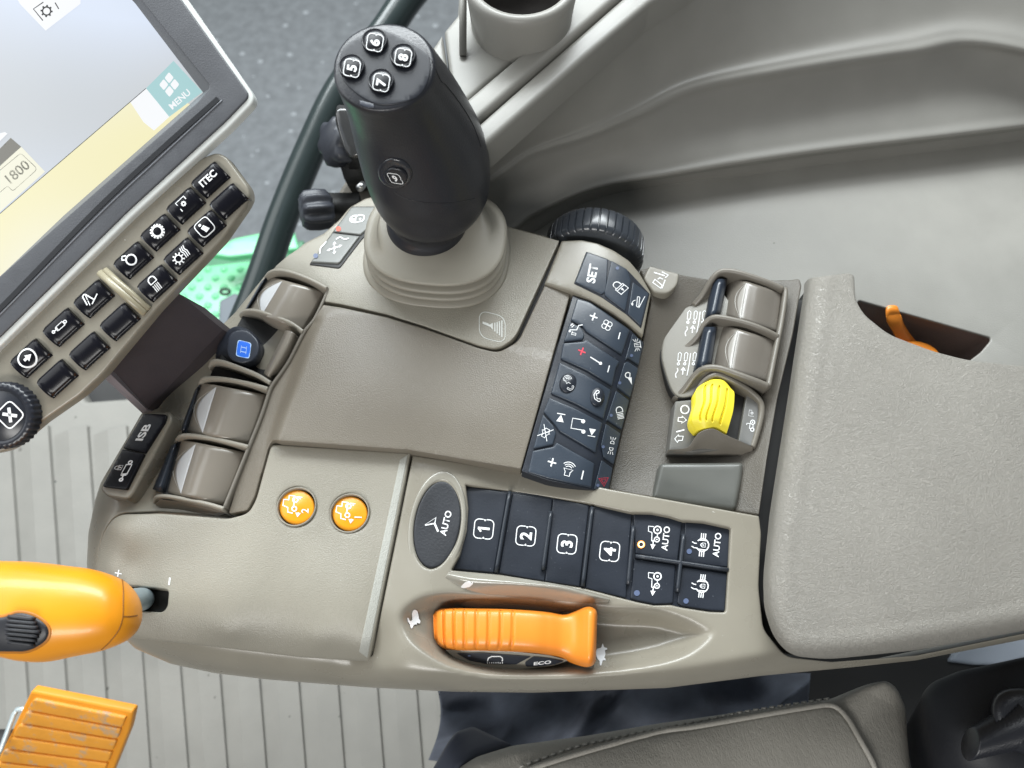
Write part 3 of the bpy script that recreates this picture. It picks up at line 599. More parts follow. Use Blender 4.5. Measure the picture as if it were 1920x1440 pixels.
SIL = cr([(176, 900), (164, 960), (160, 1060), (170, 1112), (205, 1174), (252, 1218), (320, 1247), (400, 1264), (500, 1276), (600, 1284), (690, 1291), (850, 1299), (1000, 1301), (1250, 1292), (1430, 1269), (1590, 1254), (1720, 1240), (1920, 1201), (2110, 1166)], 5)
def shz(q):
    z = SHT.z(q); din = np.where(inside(q, POCK), dist(q, [POCK]), 0)
    wid = np.interp(q[:, 0], [760, 1100, 1250, 1345], [34, 38, 44, 40]); dp = np.interp(q[:, 0], [740, 800, 850, 1050, 1250, 1340], [.006, .012, .021, .022, .014, .006])
    z = z-dp*sstep(din/wid); d = np.abs(line_dist(q, SIL)); w = np.interp(q[:, 0], [200, 690, 720, 1200, 1450, 1600], [60, 60, 46, 44, 50, 40])
    return z-.034*(1-np.sqrt(np.maximum(0, 1-np.clip(1-d/w, 0, 1)**2)))
SH = FN(shz)
shell_o = [(770, 852, 0), (980, 884, 2), (1146, 917, 2), (1424, 967, 3), (1428, 1000, 4), (1423, 1100, 14), (1432, 1180, 14), (1474, 1231, 18), (1560, 1241), (1720, 1229), (1920, 1188), (2100, 1150), (2100, 1165), (1920, 1199), (1720, 1238), (1590, 1252), (1430, 1267), (1250, 1290), (1000, 1299), (850, 1297), (690, 1289), (600, 1282), (500, 1274), (400, 1262), (320, 1245), (252, 1216), (205, 1172), (170, 1110), (161, 1060), (164, 1000), (176, 940), (187, 905), (268, 768), (294, 766), (405, 618), (440, 585), (498, 513), (530, 490), (570, 455), (606, 437), (635, 412), (655, 388), (685, 371), (722, 364), (800, 360), (955, 424), (1052, 449), (1060, 520), (977, 880, 2)]
PLH = [(770, 848, 2), (694, 1226, 2), (560, 1216), (380, 1194, 4), (255, 1182, 20), (206, 1160, 30), (186, 1070, 20), (192, 1010, 30), (219, 967, 22), (300, 964, 6), (428, 974, 10), (467, 964, 14), (482, 935, 10), (509, 834, 8)]
PLO = [(770, 849, 2), (692, 1240, 2), (560, 1232), (380, 1210, 4), (245, 1196, 20), (196, 1172, 30), (180, 1070, 20), (186, 1010, 30), (215, 964, 22), (300, 962, 6), (428, 972, 10), (466, 962, 14), (480, 935, 10), (508, 832, 8)]
kp_o = [(873, 908, 2), (1100, 943, 2), (1183, 961, 2), (1223, 962), (1258, 969, 4), (1279, 976, 4), (1321, 979), (1371, 990, 4), (1361, 1148, 6), (1331, 1147), (1279, 1139, 4), (1258, 1134, 4), (1227, 1135), (1196, 1129, 4), (1092, 1102), (935, 1077), (846, 1069, 4), (862, 1040), (875, 995), (878, 953)]
kp_hole = fillet(kp_o, 3)
rabbit = [(290, 325), (305, 320), (318, 332), (325, 350), (330, 385), (340, 400), (335, 420), (318, 415), (312, 430), (305, 425), (290, 435), (280, 455), (270, 450), (265, 425), (250, 405), (247, 380), (255, 380), (266, 402), (282, 392), (280, 350)]
turtle = [(1650, 560), (1661, 590), (1680, 595), (1682, 607), (1666, 612), (1670, 640), (1662, 664), (1670, 672), (1668, 685), (1650, 685), (1640, 720), (1630, 715), (1628, 690), (1612, 672), (1604, 645), (1603, 620), (1612, 600), (1640, 592)]
zx = lambda L, k, ox, oy: [(ox+x/k, oy+y/k) for x, y in L]
shell = pad('main_moulding', shell_o, SH, [taupe_sm, white], CO, .05, .0012, holes=[inset(fillet(PLH, 6), -4.5), kp_hole, ell(817, 985, 42, 82, 9, 50)], step=6, ml=.0008, r=5, nrm=Z, marks=PXI(cr(zx(rabbit, 3.84, 700, 1060), 2, True))+PXI(cr(zx(turtle, 3.84, 700, 1060), 2, True)))
# dark liner beneath the joints
pad('under_tray', [(520, 560), (960, 470), (1030, 560), (960, 860), (745, 880), (700, 1200), (260, 1170), (215, 1060), (440, 990), (430, 700)], level(-.013), dark, CO, .02, .002)

pad('joint_liner', [(618, 545), (700, 470), (980, 455), (1040, 470), (1060, 540), (1010, 700), (960, 855), (790, 835), (640, 820), (560, 800), (615, 620)], level(.0012), dark, CO, .004, .001)
# cover plate with the two amber buttons
PL = TPS([(220, 985, -.002), (300, 968, -.001), (450, 985, .0025), (760, 856, .003), (520, 845, .003), (600, 1000, .003), (720, 1000, .003), (700, 1150, .0025), (500, 1100, .002), (330, 1050, 0), (300, 1120, -.001), (240, 1060, -.003), (460, 1150, .0005), (430, 1172, -.0015), (430, 1188, -.0045), (430, 1200, -.0085), (430, 1212, -.014), (590, 1168, .001), (592, 1188, -.001), (596, 1205, -.0045), (600, 1219, -.009), (600, 1232, -.015), (690, 1180, .001), (690, 1200, -.001), (688, 1216, -.0045), (688, 1228, -.009), (690, 1240, -.015), (280, 1150, -.004), (270, 1172, -.008), (250, 1188, -.012), (245, 1196, -.016), (200, 1150, -.014), (183, 1070, -.014), (200, 1070, -.006), (192, 1000, -.012), (212, 968, -.008)])
slot = fillet([(215, 1093), (240, 1098, 3), (316, 1106, 8), (313, 1138, 12), (304, 1148, 8), (240, 1144), (215, 1141)], 3)
hole1, hole2 = ell(556, 950, 37, 36.5, 0, 44), ell(655.5, 962, 37, 36, 0, 44)
pad('cover_plate', PLO, PL, [taupe, white], CO, .009, .0012, holes=[slot, hole1, hole2], step=11, r=6, nrm=Z,
    marks=IC(222, 1075, 13, PLUS, 80)+PXI([(319, 1083), (317, 1097)], 3))
pad('plate_edge_strip', [(750, 862, 1), (765, 852, 2), (689, 1234, 2), (673, 1222, 2)], PL, mat('light edge plastic', (.36, .36, .325), .42, (1500, .5, .0008)), CO, .002, .0004, lift=.0003, step=6, nrm=Z)
pad('slot_liner', [(190, 1070), (335, 1085), (330, 1165), (190, 1160)], level(-.011), dark, CO, .005, .001)
for (cx, cy, n_) in ((556, 950, '2'), (655.5, 962, '1')):
    mb = MB(); c = W(cx, cy, .0032); r0 = 36.5/FPX*depth_of(c)
    loftv(mb, [((c.x, c.y, c.z+h), (r0*k, 0, 0), (0, r0*k, 0), 2) for k, h in ((1.02, -.006), (1.03, .0002), (.99, .0009), (.955, .0006), (.94, -.001), (.935, -.006))], 48, 0, (False, False))
    mb.build('button_ring', taupe, CO)
    q = TPS([(cx, cy, .0034), (cx-30, cy, .0018), (cx+30, cy, .0018), (cx, cy-30, .0018), (cx, cy+30, .0018)])
    f = F(cx-7, cy-3, 19, 83)
    its = [('l', [(-.1, -.1), (.9, -.1), (.9, .45), (.45, .45), (.45, .95), (-.15, .95), (-.3, .45), (-.75, .4), (-.8, -.1)], .13), ('c', .55, -.2, .24, .14), ('c', -.35, -.2, .22, .14), ('l', [(-.85, -.65), (.9, -.65)], .13), ('f', [(-1.15, -.6), (-.7, -.35), (-.7, -.9)]), ('l', [(.85, -.3), (.85, -.85)], .1)]
    b = pad('amber_button', ell(cx, cy+.5, 33.5, 33, 0, 48), q, [amber, white], CO, .006, .0010, raw=True, nrm=Z, step=5, marks=icon(f, its)+icon(F(cx+16, cy+8, 9, 88), [('t', n_, 0, 0, 1.5, .01)]), label='amber button marked '+n_)

# centre block
BLT = TPS([(603, 600, .0100), (640, 590, .0095), (725, 600, .0085), (800, 624, .0082), (930, 668, .0082), (975, 640, .0085), (1025, 540, .0088), (1068, 550, .0085), (700, 720, .0122), (560, 760, .0118), (800, 760, .0118), (900, 800, .0112), (520, 825, .0112), (760, 838, .0110), (900, 866, .0105), (975, 876, .0095), (1000, 700, .0105)])
RDG = cr([(760, 604), (690, 588), (640, 583), (612, 590), (600, 606), (585, 640), (562, 705), (541, 762), (518, 832), (505, 880)], 5)
def blz(q):
    s = line_dist(q, RDG); side = np.where(s < 0, 1, -1)*np.abs(s)        # >0 on the block, <0 on the strip by the levers
    t = sstep((side+20)/24); low = np.where(q[:, 1] < 596, .0068, .0025); low = np.where(q[:, 0] > 660, BLT.z(q)-.0012, low); low = low-.0025*np.clip((q[:, 1]-840)/120, 0, 1)
    return low*(1-t)+BLT.z(q)*t
BL = FN(blz)
pad('centre_block', [(606, 571, 2), (640, 576, 3), (725, 594, 4), (797, 616, 4), (897, 652, 4), (934, 661, 14), (972, 640, 14), (1022, 533, 2), (1070, 549, 2), (1030, 690, 4), (977, 879, 3), (900, 866, 4), (765, 843, 4), (640, 834), (510, 825, 6), (502, 840), (478, 930, 6), (464, 957, 6), (428, 963, 5), (442, 915), (470, 835), (505, 742), (560, 640)], BL, blockm, CO, .02, .0007, step=6, nrm=Z)

# joystick base plate
JP = TPS([(606, 564, .004), (725, 588, .007), (930, 655, .0085), (966, 638, .0085), (1048, 462, .006), (950, 430, .003), (820, 480, .006), (722, 368, .000), (680, 380, -.004), (640, 425, -.004), (560, 490, -.004), (585, 520, .002), (700, 450, .003), (530, 500, -.008), (515, 512, -.012)])
HORNM = IC(923, 613, 25, HORN, 90, 76)
pad('joystick_plate', [(606, 565, 2), (613, 540, 2), (560, 515, 3), (512, 503, 8), (540, 478, 14), (575, 456, 10), (610, 440, 10), (640, 418, 10), (658, 392, 14), (688, 374, 14), (722, 366, 10), (830, 385, 10), (955, 426, 10), (1049, 451, 3), (965, 635, 20), (932, 655, 16), (897, 647, 5), (797, 611, 5), (725, 589, 4), (640, 571, 3)], JP, [taupe, whitish], CO, .012, .0006, step=8, nrm=Z, marks=HORNM)
pb = dict(depth=.004, bevel=.0007, lift=.0018)
gk = mat('grey green switch plastic', (.165, .170, .160), .4, (1500, .1, .0003))
pad('switch_seat', [(580, 497, 3), (624, 436), (660, 388, 3), (708, 388, 4), (695, 432), (677, 452), (637, 504, 4)], JP, dark, CO, .006, .0004, lift=.0006, r=2)
pad('lock_switch', [(627, 437, 2), (661, 391, 4), (705, 391, 4), (692, 430, 4), (677, 443, 2)], JP, [gk, white, mat('red indicator', (.75, .06, .02), .3)], CO, r=2, marks=IC(668, 416, 17, DLOCK, 8, -10, 12)+icon(F(637, 433, 5, 0), [('d', 0, 0, .9, 'm2')]), **pb)
pad('float_switch', [(584, 494, 2), (625, 440, 2), (675, 446, 2), (637, 497, 5)], JP, [gk, white, greyled], CO, r=2, marks=IC(629, 469, 21, ARR4, 20, 0, 16)+PXI(cr([(602, 480), (603, 470), (609, 463), (614, 457)], 4), 2)+PXI(cr([(632, 453), (640, 449), (648, 453), (656, 451)], 4), 2)+icon(F(594, 484, 5, 0), [('d', 0, 0, .9, 'm2')]), **pb)

# ---------------------------------------------------------------- forward keypad of numbered keys
KP = TPS([(x, y, z-.0018) for x, y, z in ((880, 912, .000), (1150, 955, .000), (1370, 992, .000), (860, 1060, .000), (1090, 1098, .000), (1360, 1146, .000), (1100, 1020, .0005))])
kpad = pad('shift_keypad', inset(kp_hole, -2), KP, keym, CO, .004, .0005, raw=True, nrm=Z, lift=-.0012)
kd = dict(depth=.0035, bevel=.0007, nrm=Z, r=2.5)
def key(poly, surf, mats, parent, marks=(), lift=0, name='key', label=None, **k):
    d = dict(kd); d.update(k); return pad(name, poly, surf, mats, parent, marks=marks, lift=lift, label=label, **d)
KM = [keym, white, greyled]
key([(871, 911), (952, 923), (926, 1074), (842, 1066, 4), (858, 1040), (873, 995), (875, 955)], KP, KM, kpad, IC(907, 992, 18, numframe('1'), 84))
key([(961, 924), (1036, 935, 2), (1021, 1090), (935, 1075)], KP, KM, kpad, IC(986, 1005, 18, numframe('2'), 84))
key([(1037, 935), (1105, 946), (1087, 1100), (1022, 1090)], KP, KM, kpad, IC(1063, 1020, 18, numframe('3'), 84))
key([(1114, 948), (1185, 963), (1182, 1000), (1174, 1122), (1097, 1103)], KP, KM, kpad, IC(1143, 1034, 18, numframe('4'), 84))
autot = lambda x, y, s: icon(F(x, y, s, 83), [('t', 'AUTO', 0, 0, 1, .018)])
ledm = mat('lit orange indicator', (1.0, .32, .05), .4, emit=3.0)
key([(1188, 964), (1223, 963), (1256, 971), (1279, 978), (1271, 1052), (1191, 1038)], KP, [keym, white, greyled, ledm, mat('hot indicator core', (1, .8, .5), .4, emit=2.5)], kpad, IC(1226, 1003, 19, TRAC, 84)+autot(1248, 1010, 12)+icon(F(1202, 1021, 6, 0), [('c', 0, 0, .95, .42, 'm3'), ('c', 0, 0, .8, .22, 'm4')]))
key([(1285, 979), (1321, 981), (1369, 992), (1365, 1064), (1279, 1053)], KP, KM, kpad, IC(1317, 1022, 19, DIFF, 84)+autot(1344, 1022, 12)+icon(F(1292, 1034, 5, 0), [('d', 0, 0, 1, 'm2')]))
key([(1189, 1047), (1267, 1059), (1262, 1130), (1258, 1132), (1227, 1133), (1196, 1127), (1182, 1122)], KP, KM, kpad, IC(1226, 1090, 19, TRAC, 84)+icon(F(1194, 1112, 5.5, 0), [('d', 0, 0, 1, 'm2')]))
key([(1279, 1062), (1364, 1075), (1359, 1146), (1331, 1145), (1279, 1137), (1270, 1130)], KP, KM, kpad, IC(1316, 1099, 19, DIFF, 84)+icon(F(1286, 1127, 5, 0), [('d', 0, 0, 1, 'm2')]))
def ridge(a, b, w=.0022, h=.0016, parent=None, surf=None, name='divider_rib'):
    p = surf.P(np.array([np.array(a)+(np.array(b)-np.array(a))*t for t in np.linspace(0, 1, 10)])); mb = MB(); fin(mb, p+Z*h, w, .003, 0, 7); return mb.build(name, mat('divider rubber', (.026, .031, .040), .36), parent)
for a, b in (((956, 923), (930, 1074)), ((1033, 960), (1018, 1069)), ((1110, 952), (1092, 1100)), ((1187, 988), (1177, 1096)), ((1191, 1043), (1364, 1069)), ((1281, 1003), (1269, 1110))): ridge(a, b, parent=kpad, surf=KP)
# oval steering button in its raised ring
OV = TPS([(819, 985, .004), (770, 985, .0035), (870, 985, .0035), (831, 890, .003), (806, 1085, .003), (760, 900, .003), (760, 1085, .003), (880, 900, .003), (880, 1085, .003)])
pad('oval_ring', ell(819, 985, 53.5, 104.5, 9, 70), OV, taupe_gl, CO, .006, .0013, holes=[ell(819.5, 983.5, 43.5, 83.5, 9, 60)], raw=True, nrm=Z, step=7)
scr = mat('scuffed black rubber', (.020, .022, .027), .5, (700, .25, .0006), var=.25)
pad('steering_button', ell(819.5, 983.5, 43, 83, 9, 60), TPS([(819, 985, .0022), (776, 985, .0032), (862, 985, .0032), (831, 903, .003), (808, 1065, .003)]), [scr, white], CO, .005, .0012, raw=True, nrm=Z, step=6, label='oval black button marked AUTO with an arrow',
    marks=IC(813, 983, 12.5, [('l', [(-.35, 1.25), (1.05, -.15), (.15, -.15)], .2, True), ('l', [(.15, -.12), (-.95, -.9)], .3), ('l', [(.15, -.15), (-.4, 1.2)], .2)], 78)+icon(F(836, 981, 12.5, 76), [('t', 'AUTO', 0, 0, 1, .02)]))

# ---------------------------------------------------------------- switch column
SC = TPS([(1075, 556, .0100), (1030, 700, .0105), (980, 876, .0100), (1115, 575, .0108), (1080, 640, .0112), (1050, 720, .0112), (1040, 800, .0112), (1020, 890, .0105), (1150, 600, .0085), (1130, 690, .0090), (1110, 760, .0090), (1080, 850, .0090), (1182, 620, .0045), (1166, 680, .0045), (1145, 740, .0045), (1130, 800, .0045), (1120, 860, .0045), (1110, 915, .004), (1207, 642, -.004), (1181, 749, -.004), (1165, 811, -.004), (1150, 874, -.004), (1141, 920, -.004)])
colb = pad('switch_column', [(1074, 551, 3), (1106, 563), (1137, 584), (1181, 615), (1209, 641, 4), (1181, 749), (1165, 811), (1150, 874), (1141, 924, 2), (1110, 917), (1029, 900), (978, 882, 2), (1030, 700)], SC, keym, CO, .02, .0006, lift=-.0014, step=8, nrm=Z)
KC = [keyc, white, red]
k2 = dict(depth=.003, bevel=.0008, step=6)
key([(1082, 559), (1106, 566), (1137, 587), (1181, 619), (1166, 664), (1099, 621), (1092, 611), (1070, 600)], SC, KC, colb, IC(1113, 594, 15, PLUS, 70)+IC(1138, 610, 13, FAN, 78)+IC(1161, 630, 6, [('l', [(-1.1, 0), (1.1, 0)], .35)], 75), **k2)
key([(1069, 603), (1091, 615), (1096, 628), (1093, 636), (1057, 640)], SC, KC, colb, IC(1079, 617, 13, SEATAIR, 78), **k2)
key([(1056, 643), (1094, 640), (1099, 636), (1162, 678), (1155, 690), (1148, 723), (1100, 694), (1051, 672)], SC, KC, colb, IC(1091, 659, 15, PLUS, 68, mi=2)+IC(1117, 676, 15, THERM, 58)+IC(1141, 692, 6, [('l', [(-1.1, 0), (1.1, 0)], .35)], 75), **k2)
ph = key([(1049, 679), (1098, 702), (1146, 731), (1132, 785), (1080, 757), (1033, 737)], SC, KC, colb, **k2)
SC2 = TPS([(1066, 718, .0122), (1050, 718, .0118), (1083, 718, .0118), (1066, 702, .0118), (1066, 735, .0118)])
for (cx, cy, a, b, its, z_) in ((1066, 718, 17, 19, FACE, .0125), (1120, 743, 14, 18, PHONE, .0098)):
    q = TPS([(cx, cy, z_+.0012), (cx-a, cy, z_+.0004), (cx+a, cy+2, z_-.0016), (cx, cy-b, z_), (cx, cy+b, z_-.0004)])
    pad('round_key', ell(cx, cy, a, b, 10, 30), q, [keym, white], ph, .004, .0012, raw=True, nrm=Z, step=4, marks=(IC(cx-2, cy-6, 10, its, 70) + IC(cx+4, cy+10, 8, PHONE, 20)) if its is FACE else IC(cx, cy, 13, its, -80))
key([(1030, 745), (1078, 765), (1130, 793), (1120, 832), (1117, 848), (1049, 808), (1040, 795), (1019, 772)], SC, KC, colb, IC(1051, 784, 14, SKIP, 80)+IC(1086, 797, 19, NOTE, 80)+IC(1110, 811, 13, SKIP, -100), **k2)
key([(1018, 776), (1038, 798), (1043, 812), (1037, 833), (1000, 841)], SC, KC, colb, IC(1023, 811, 14, MUTE, 60), **k2)
key([(999, 845), (1038, 837), (1044, 829), (1115, 869), (1109, 914), (1029, 897), (990, 885)], SC, KC, colb, IC(1035, 867, 16, PLUS, 75)+IC(1066, 879, 16, SPK, 75)+IC(1092, 891, 7, [('l', [(-1.2, 0), (1.2, 0)], .35)], 77), **k2)
kl = [[(1186, 625), (1206, 641), (1198, 684), (1177, 670), (1172, 676)], [(1171, 680), (1176, 677), (1197, 691), (1182, 745), (1157, 725)], [(1155, 732), (1180, 751), (1166, 805), (1139, 787), (1136, 790)], [(1136, 794), (1164, 813), (1151, 870), (1132, 857), (1127, 834)], [(1128, 862), (1149, 878), (1141, 920), (1114, 916)]]
kiu = [IC(1194, 647, 12, BEACON, 100), IC(1178, 709, 15, WORK, 22), IC(1162, 773, 14, HEAD, 12), IC(1147, 836, 13, PARK, 80), IC(1132, 903, 10, HAZ, 184, mi=2)]
dots = [(1184, 667), (1162, 718), (1146, 779), (1131, 838), (1121, 910)]
for p_, ic, d_ in zip(kl, kiu, dots): key(p_, SC, [keyc, white, red, greyled], colb, ic+icon(F(d_[0], d_[1], 3, 0), [('d', 0, 0, 1, 'm3')]), depth=.003, bevel=.0006, step=6)

# SET keypad with its curved surround, thumb wheel, bookmark button
ST = TPS([(1054, 455, .0090), (1030, 520, .0095), (1098, 470, .0110), (1080, 535, .0115), (1137, 480, .0110), (1120, 550, .0112), (1175, 505, .0080), (1160, 575, .0085), (1219, 552, .0015), (1203, 620, .0015), (1195, 500, .0050)])
pad('set_surround', [(1053, 451, 2), (1090, 449), (1120, 455), (1150, 468), (1180, 488), (1200, 512), (1221, 549, 3), (1206, 628, 3), (1179, 607), (1148, 584), (1108, 561), (1072, 546), (1021, 531, 2)], ST, taupe_sm, CO, .02, .0012, step=8, nrm=Z)
setp = pad('set_keypad', [(1099, 472, 2), (1137, 485), (1175, 505), (1218, 551, 2), (1202, 616, 2), (1175, 590), (1127, 557), (1076, 532, 2)], ST, keym, CO, .002, .0004, lift=.0004, step=8, nrm=Z)
key([(1100, 474), (1140, 488), (1136, 548), (1128, 554), (1078, 531)], ST, [keyc, white, greyled], setp, icon(F(1110, 515, 15, 79), [('t', 'SET', 0, 0, 1.15, .03)]), lift=.0012, depth=.002, bevel=.0006, step=6)
key([(1146, 490), (1175, 506), (1183, 528), (1172, 585), (1134, 556), (1133, 549)], ST, [keyc, white, greyled], setp, IC(1162, 541, 15, LOCK, 42, 52)+icon(F(1157, 505, 4, 0), [('d', 0, 0, .8, 'm2')]), lift=.0012, depth=.002, bevel=.0006, step=6)
key([(1186, 530), (1216, 552), (1201, 612), (1177, 590)], ST, [keyc, white, greyled], setp, IC(1197, 567, 13, HITCH, 68), lift=.0012, depth=.002, bevel=.0006, step=6)
TK = level(.001)
pad('raise_button', [(1218, 498, 4), (1274, 513, 5), (1270, 535, 8), (1252, 552, 12), (1226, 548, 6), (1206, 522, 8)], level(.0008), [mat('button taupe plastic', (.205, .190, .158), .4), white], CO, .012, .0010, r=4,
    marks=PXI([(1226, 511), (1246, 517)], 2.2)+PXI([(1241, 510), (1253, 516), (1247, 521)], 2)+PXI([(1228, 524), (1224, 530), (1239, 541), (1241, 535)], 2, True)+PXI([(1241, 541), (1247, 525)], 1.8)+PXI([(1233, 524), (1237, 521), (1243, 524)], 1.8))

wheel = thing('thumb_wheel', W(1112, 470, -.02), 'black ribbed thumb wheel beside the SET keypad', 'wheel')
ax = np.array([.16, .97, -.12]); ax /= np.linalg.norm(ax); wc = np.array(W(1113, 478, -.019)); s_ = np.cross(ax, Z); s_ /= np.linalg.norm(s_); u_ = np.cross(s_, ax)
mb = MB(); V = []; n_ = 480; lv = [(-.006, .90), (-.0045, .975), (-.002, 1), (.010, 1), (.0125, .97), (.0135, .9)]; R_ = .0335
for h, k in lv:
    for i in range(n_):
        a = 2*math.pi*i/n_; gv = .955 if i % 12 < 2 and -.005 < h < .013 else 1
        V.append(wc+ax*h+(s_*math.cos(a)+u_*math.sin(a))*R_*k*gv)
mb.add(V, [(i*n_+j, i*n_+(j+1) % n_, (i+1)*n_+(j+1) % n_, (i+1)*n_+j) for i in range(len(lv)-1) for j in range(n_)]+[tuple(range(n_))[::-1], tuple((len(lv)-1)*n_+j for j in range(n_))])
w = mb.build('ribbed_rim', mat('wheel rubber', (.040, .046, .056), .30, coat=.3), wheel, False); w.data.set_sharp_from_angle(angle=math.radians(60))

# ---------------------------------------------------------------- rear tray with hitch levers and knob
TR = TPS([(1225, 520, -.003), (1215, 560, -.004), (1200, 700, -.016), (1165, 830, -.017), (1150, 905, -.015), (1240, 560, -.006), (1300, 520, -.006), (1360, 505, -.006), (1270, 700, -.020), (1240, 800, -.020), (1200, 900, -.016), (1225, 930, -.012), (1400, 700, -.012), (1390, 850, -.011), (1380, 950, -.008), (1460, 600, -.002), (1480, 540, .001), (1502, 530, .003), (1430, 850, -.002), (1470, 700, .001), (1420, 955, -.001), (1495, 600, .003), (1440, 880, .002)])
pad('rear_tray', [(1200, 505, 3), (1222, 500), (1278, 514, 3), (1330, 523), (1480, 524), (1500, 521, 5), (1504, 535, 3), (1487, 630), (1459, 745), (1439, 860), (1424, 966, 3), (1300, 946), (1140, 920), (1150, 874), (1165, 811), (1181, 749), (1205, 641), (1222, 560)], TR, tray_m, CO, .025, .0015, step=10, nrm=Z)
fan_o = cr([(1345, 540), (1303, 570), (1274, 584), (1249, 622), (1240, 659), (1245, 692), (1263, 738), (1290, 745), (1345, 720), (1400, 640)], 6, True)
FD = TPS([(1300, 575, -.009), (1245, 655, -.014), (1265, 735, -.012), (1300, 650, -.008), (1345, 600, -.002), (1345, 710, -.004), (1390, 640, -.003)])
pad('fan_seat', inset(fan_o, -2), FD, dark, CO, .006, .0004, raw=True, lift=-.0004, nrm=Z)
HIC = [('l', [(-.05, -.95), (-.05, -.8), (.05, -.55), (-.1, -.3), (0, -.05)], .09)]
def hitch_marks(cx, cy):
    m = []
    for k, dx in enumerate((0, 12, 28)):
        if k == 2: m += PXI([(cx+dx-6, cy-6), (cx+dx-9, cy+16), (cx+dx-13, cy+36)], 1.3)
        m += PXI([(cx+dx-2, cy+8), (cx+dx-1, cy-5), (cx+dx+2, cy-8), (cx+dx+5, cy-5), (cx+dx+3, cy+8)], 1.2, True)+icon(F(cx+dx-1, cy+14, 3, 0), [('c', 0, 0, .7, .45)])+PXI([(cx+dx+.5, cy+8), (cx+dx-.5, cy+12)], 1.4)
    m += PXI(cr([(cx-3, cy+22), (cx-2, cy+27), (cx-6, cy+33), (cx-5, cy+40)], 4), 1.6)
    m += PXI([(cx+8, cy+22), (cx+7, cy+34)], 1.8)+PXI([(cx+4, cy+26), (cx+8.5, cy+20.5), (cx+12, cy+27)], 1.8)
    return m
pad('position_fan', fan_o, FD, [mat('fan plate plastic', (.190, .180, .155), .42, (1500, .2, .0005)), white], CO, .004, .0009, raw=True, lift=.001, nrm=Z, step=8, marks=hitch_marks(1290, 592)+hitch_marks(1272, 670))
gm = mat('guard plastic', (.160, .145, .122), .36, (2000, .1, .0003))
def guard(pts, w=.0034, d=.018, name='lever_guard', m=None):
    mb = MB(); fin(mb, cw(pts, 8), w, d, 0, 7); return mb.build(name, m or gm, CO)
guard([(1300, 573, -.008), (1318, 552, -.002), (1335, 524, .004), (1348, 511, .0065), (1364, 508, .008), (1390, 513, .009), (1430, 526, .0085), (1468, 542, .006)], .0036)
guard([(1256, 646, -.014), (1285, 650, -.010), (1306, 633, -.004), (1322, 606, .002), (1338, 595, .006), (1362, 597, .008), (1400, 606, .009), (1430, 617, .0085), (1459, 631, .006)], .0032)
guard([(1266, 748, -.014), (1285, 728, -.008), (1303, 704, -.001), (1320, 691, .004), (1346, 690, .007), (1380, 701, .008), (1410, 712, .0075), (1440, 724, .005)], .0038)
def sail(a, b):
    r_ = [a, [tuple((np.array(p)+np.array(q))/2+np.array([0, 0, -.0005])) for p, q in zip(a, b)], b]; fpatch('guard_face', rows(r_), 10, 40, gm, CO, .004)
sail([(1302, 573, -.008), (1320, 551, -.002), (1337, 524, .004), (1349, 512, .0065)], [(1306, 575, -.011), (1326, 570, -.008), (1334, 556, -.004), (1342, 524, .002)])
sail([(1256, 646, -.013), (1285, 649, -.010), (1307, 632, -.004), (1323, 606, .002), (1339, 596, .006)], [(1258, 650, -.014), (1290, 656, -.013), (1314, 654, -.010), (1324, 634, -.006), (1336, 606, .001)])
sail([(1266, 748, -.014), (1285, 728, -.008), (1303, 704, -.001), (1320, 692, .004), (1346, 691, .007), (1380, 702, .008), (1410, 713, .0075), (1440, 725, .005)], [(1267, 751, -.016), (1291, 744, -.013), (1313, 734, -.008), (1327, 722, -.003), (1347, 711, .000), (1378, 716, .001), (1408, 723, .001), (1440, 729, .000)])
guard([(1470, 541, .006), (1473, 550, .006), (1466, 600, .0055), (1458, 640, .0055), (1448, 690, .005), (1441, 724, .005)], .0030)
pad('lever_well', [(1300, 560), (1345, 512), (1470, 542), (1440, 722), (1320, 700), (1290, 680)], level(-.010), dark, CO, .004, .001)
def lever(name, q, label, cat, group, tipq=None, hb=.0165, zl=-.009, pk=.50, roll=None, mcap=None):
    q = np.array(q, float); t = thing(name, Wn([q.mean(0)], np.array([-.02]))[0], label, cat, group)
    def zz(u): return zl+hb*math.sin(math.pi/2*min(1, u/pk))**.85-.0065*max(0, (u-pk)/(1-pk))**2
    def fn(u, v, dz=0):
        p = (q[0]*(1-u)+q[1]*u)*(1-v)+(q[3]*(1-u)+q[2]*u)*v; e = min(v, 1-v)
        return p[0], p[1], zz(u)+dz-.0008*max(0, 1-e/.05)**2
    fpatch('lever_cap', fn, 40, 24, mcap or capm, t, .014)
    lo, bw = (.27, .19) if roll is None else (.34, .11)
    f2 = lambda u, v: fn(max(.02, lo-bw*math.sin(math.pi*v)*(1-u)), .03+.94*v, .00022)
    fpatch('lever_inlay', f2, 8, 24, lens if roll is None else mat('grey lever inlay', (.30, .285, .26), .22), t, .0001)
    f3 = lambda u, v: fn(max(.012, lo-.005-(bw+.035+.012*u)*math.sin(math.pi*v)), .04+.92*v, .00018)
    fpatch('inlay_line', f3, 3, 24, mat('pale outline plastic', (.42, .41, .38), .3), t, .0001)  # thin pale outline beside the inlay
    if tipq is not None:
        T = np.array(tipq, float)
        def ft(u, v):
            p = (T[0]*(1-u)+T[1]*u)*(1-v)+(T[3]*(1-u)+T[2]*u)*v; return p[0], p[1], (roll if roll is not None else -.013)+.006*math.sin(math.pi*(.12+.76*u))
        fpatch('lever_tip', ft, 12, 8, mat('slate lever tip', (.020, .027, .040), .3, coat=.2), t, .010)
    return t
capd = mat('dark satin lever plastic', (.150, .134, .114), .26, (2500, .08, .0002), coat=.4)
HG = 'hitch control levers in the rear tray'
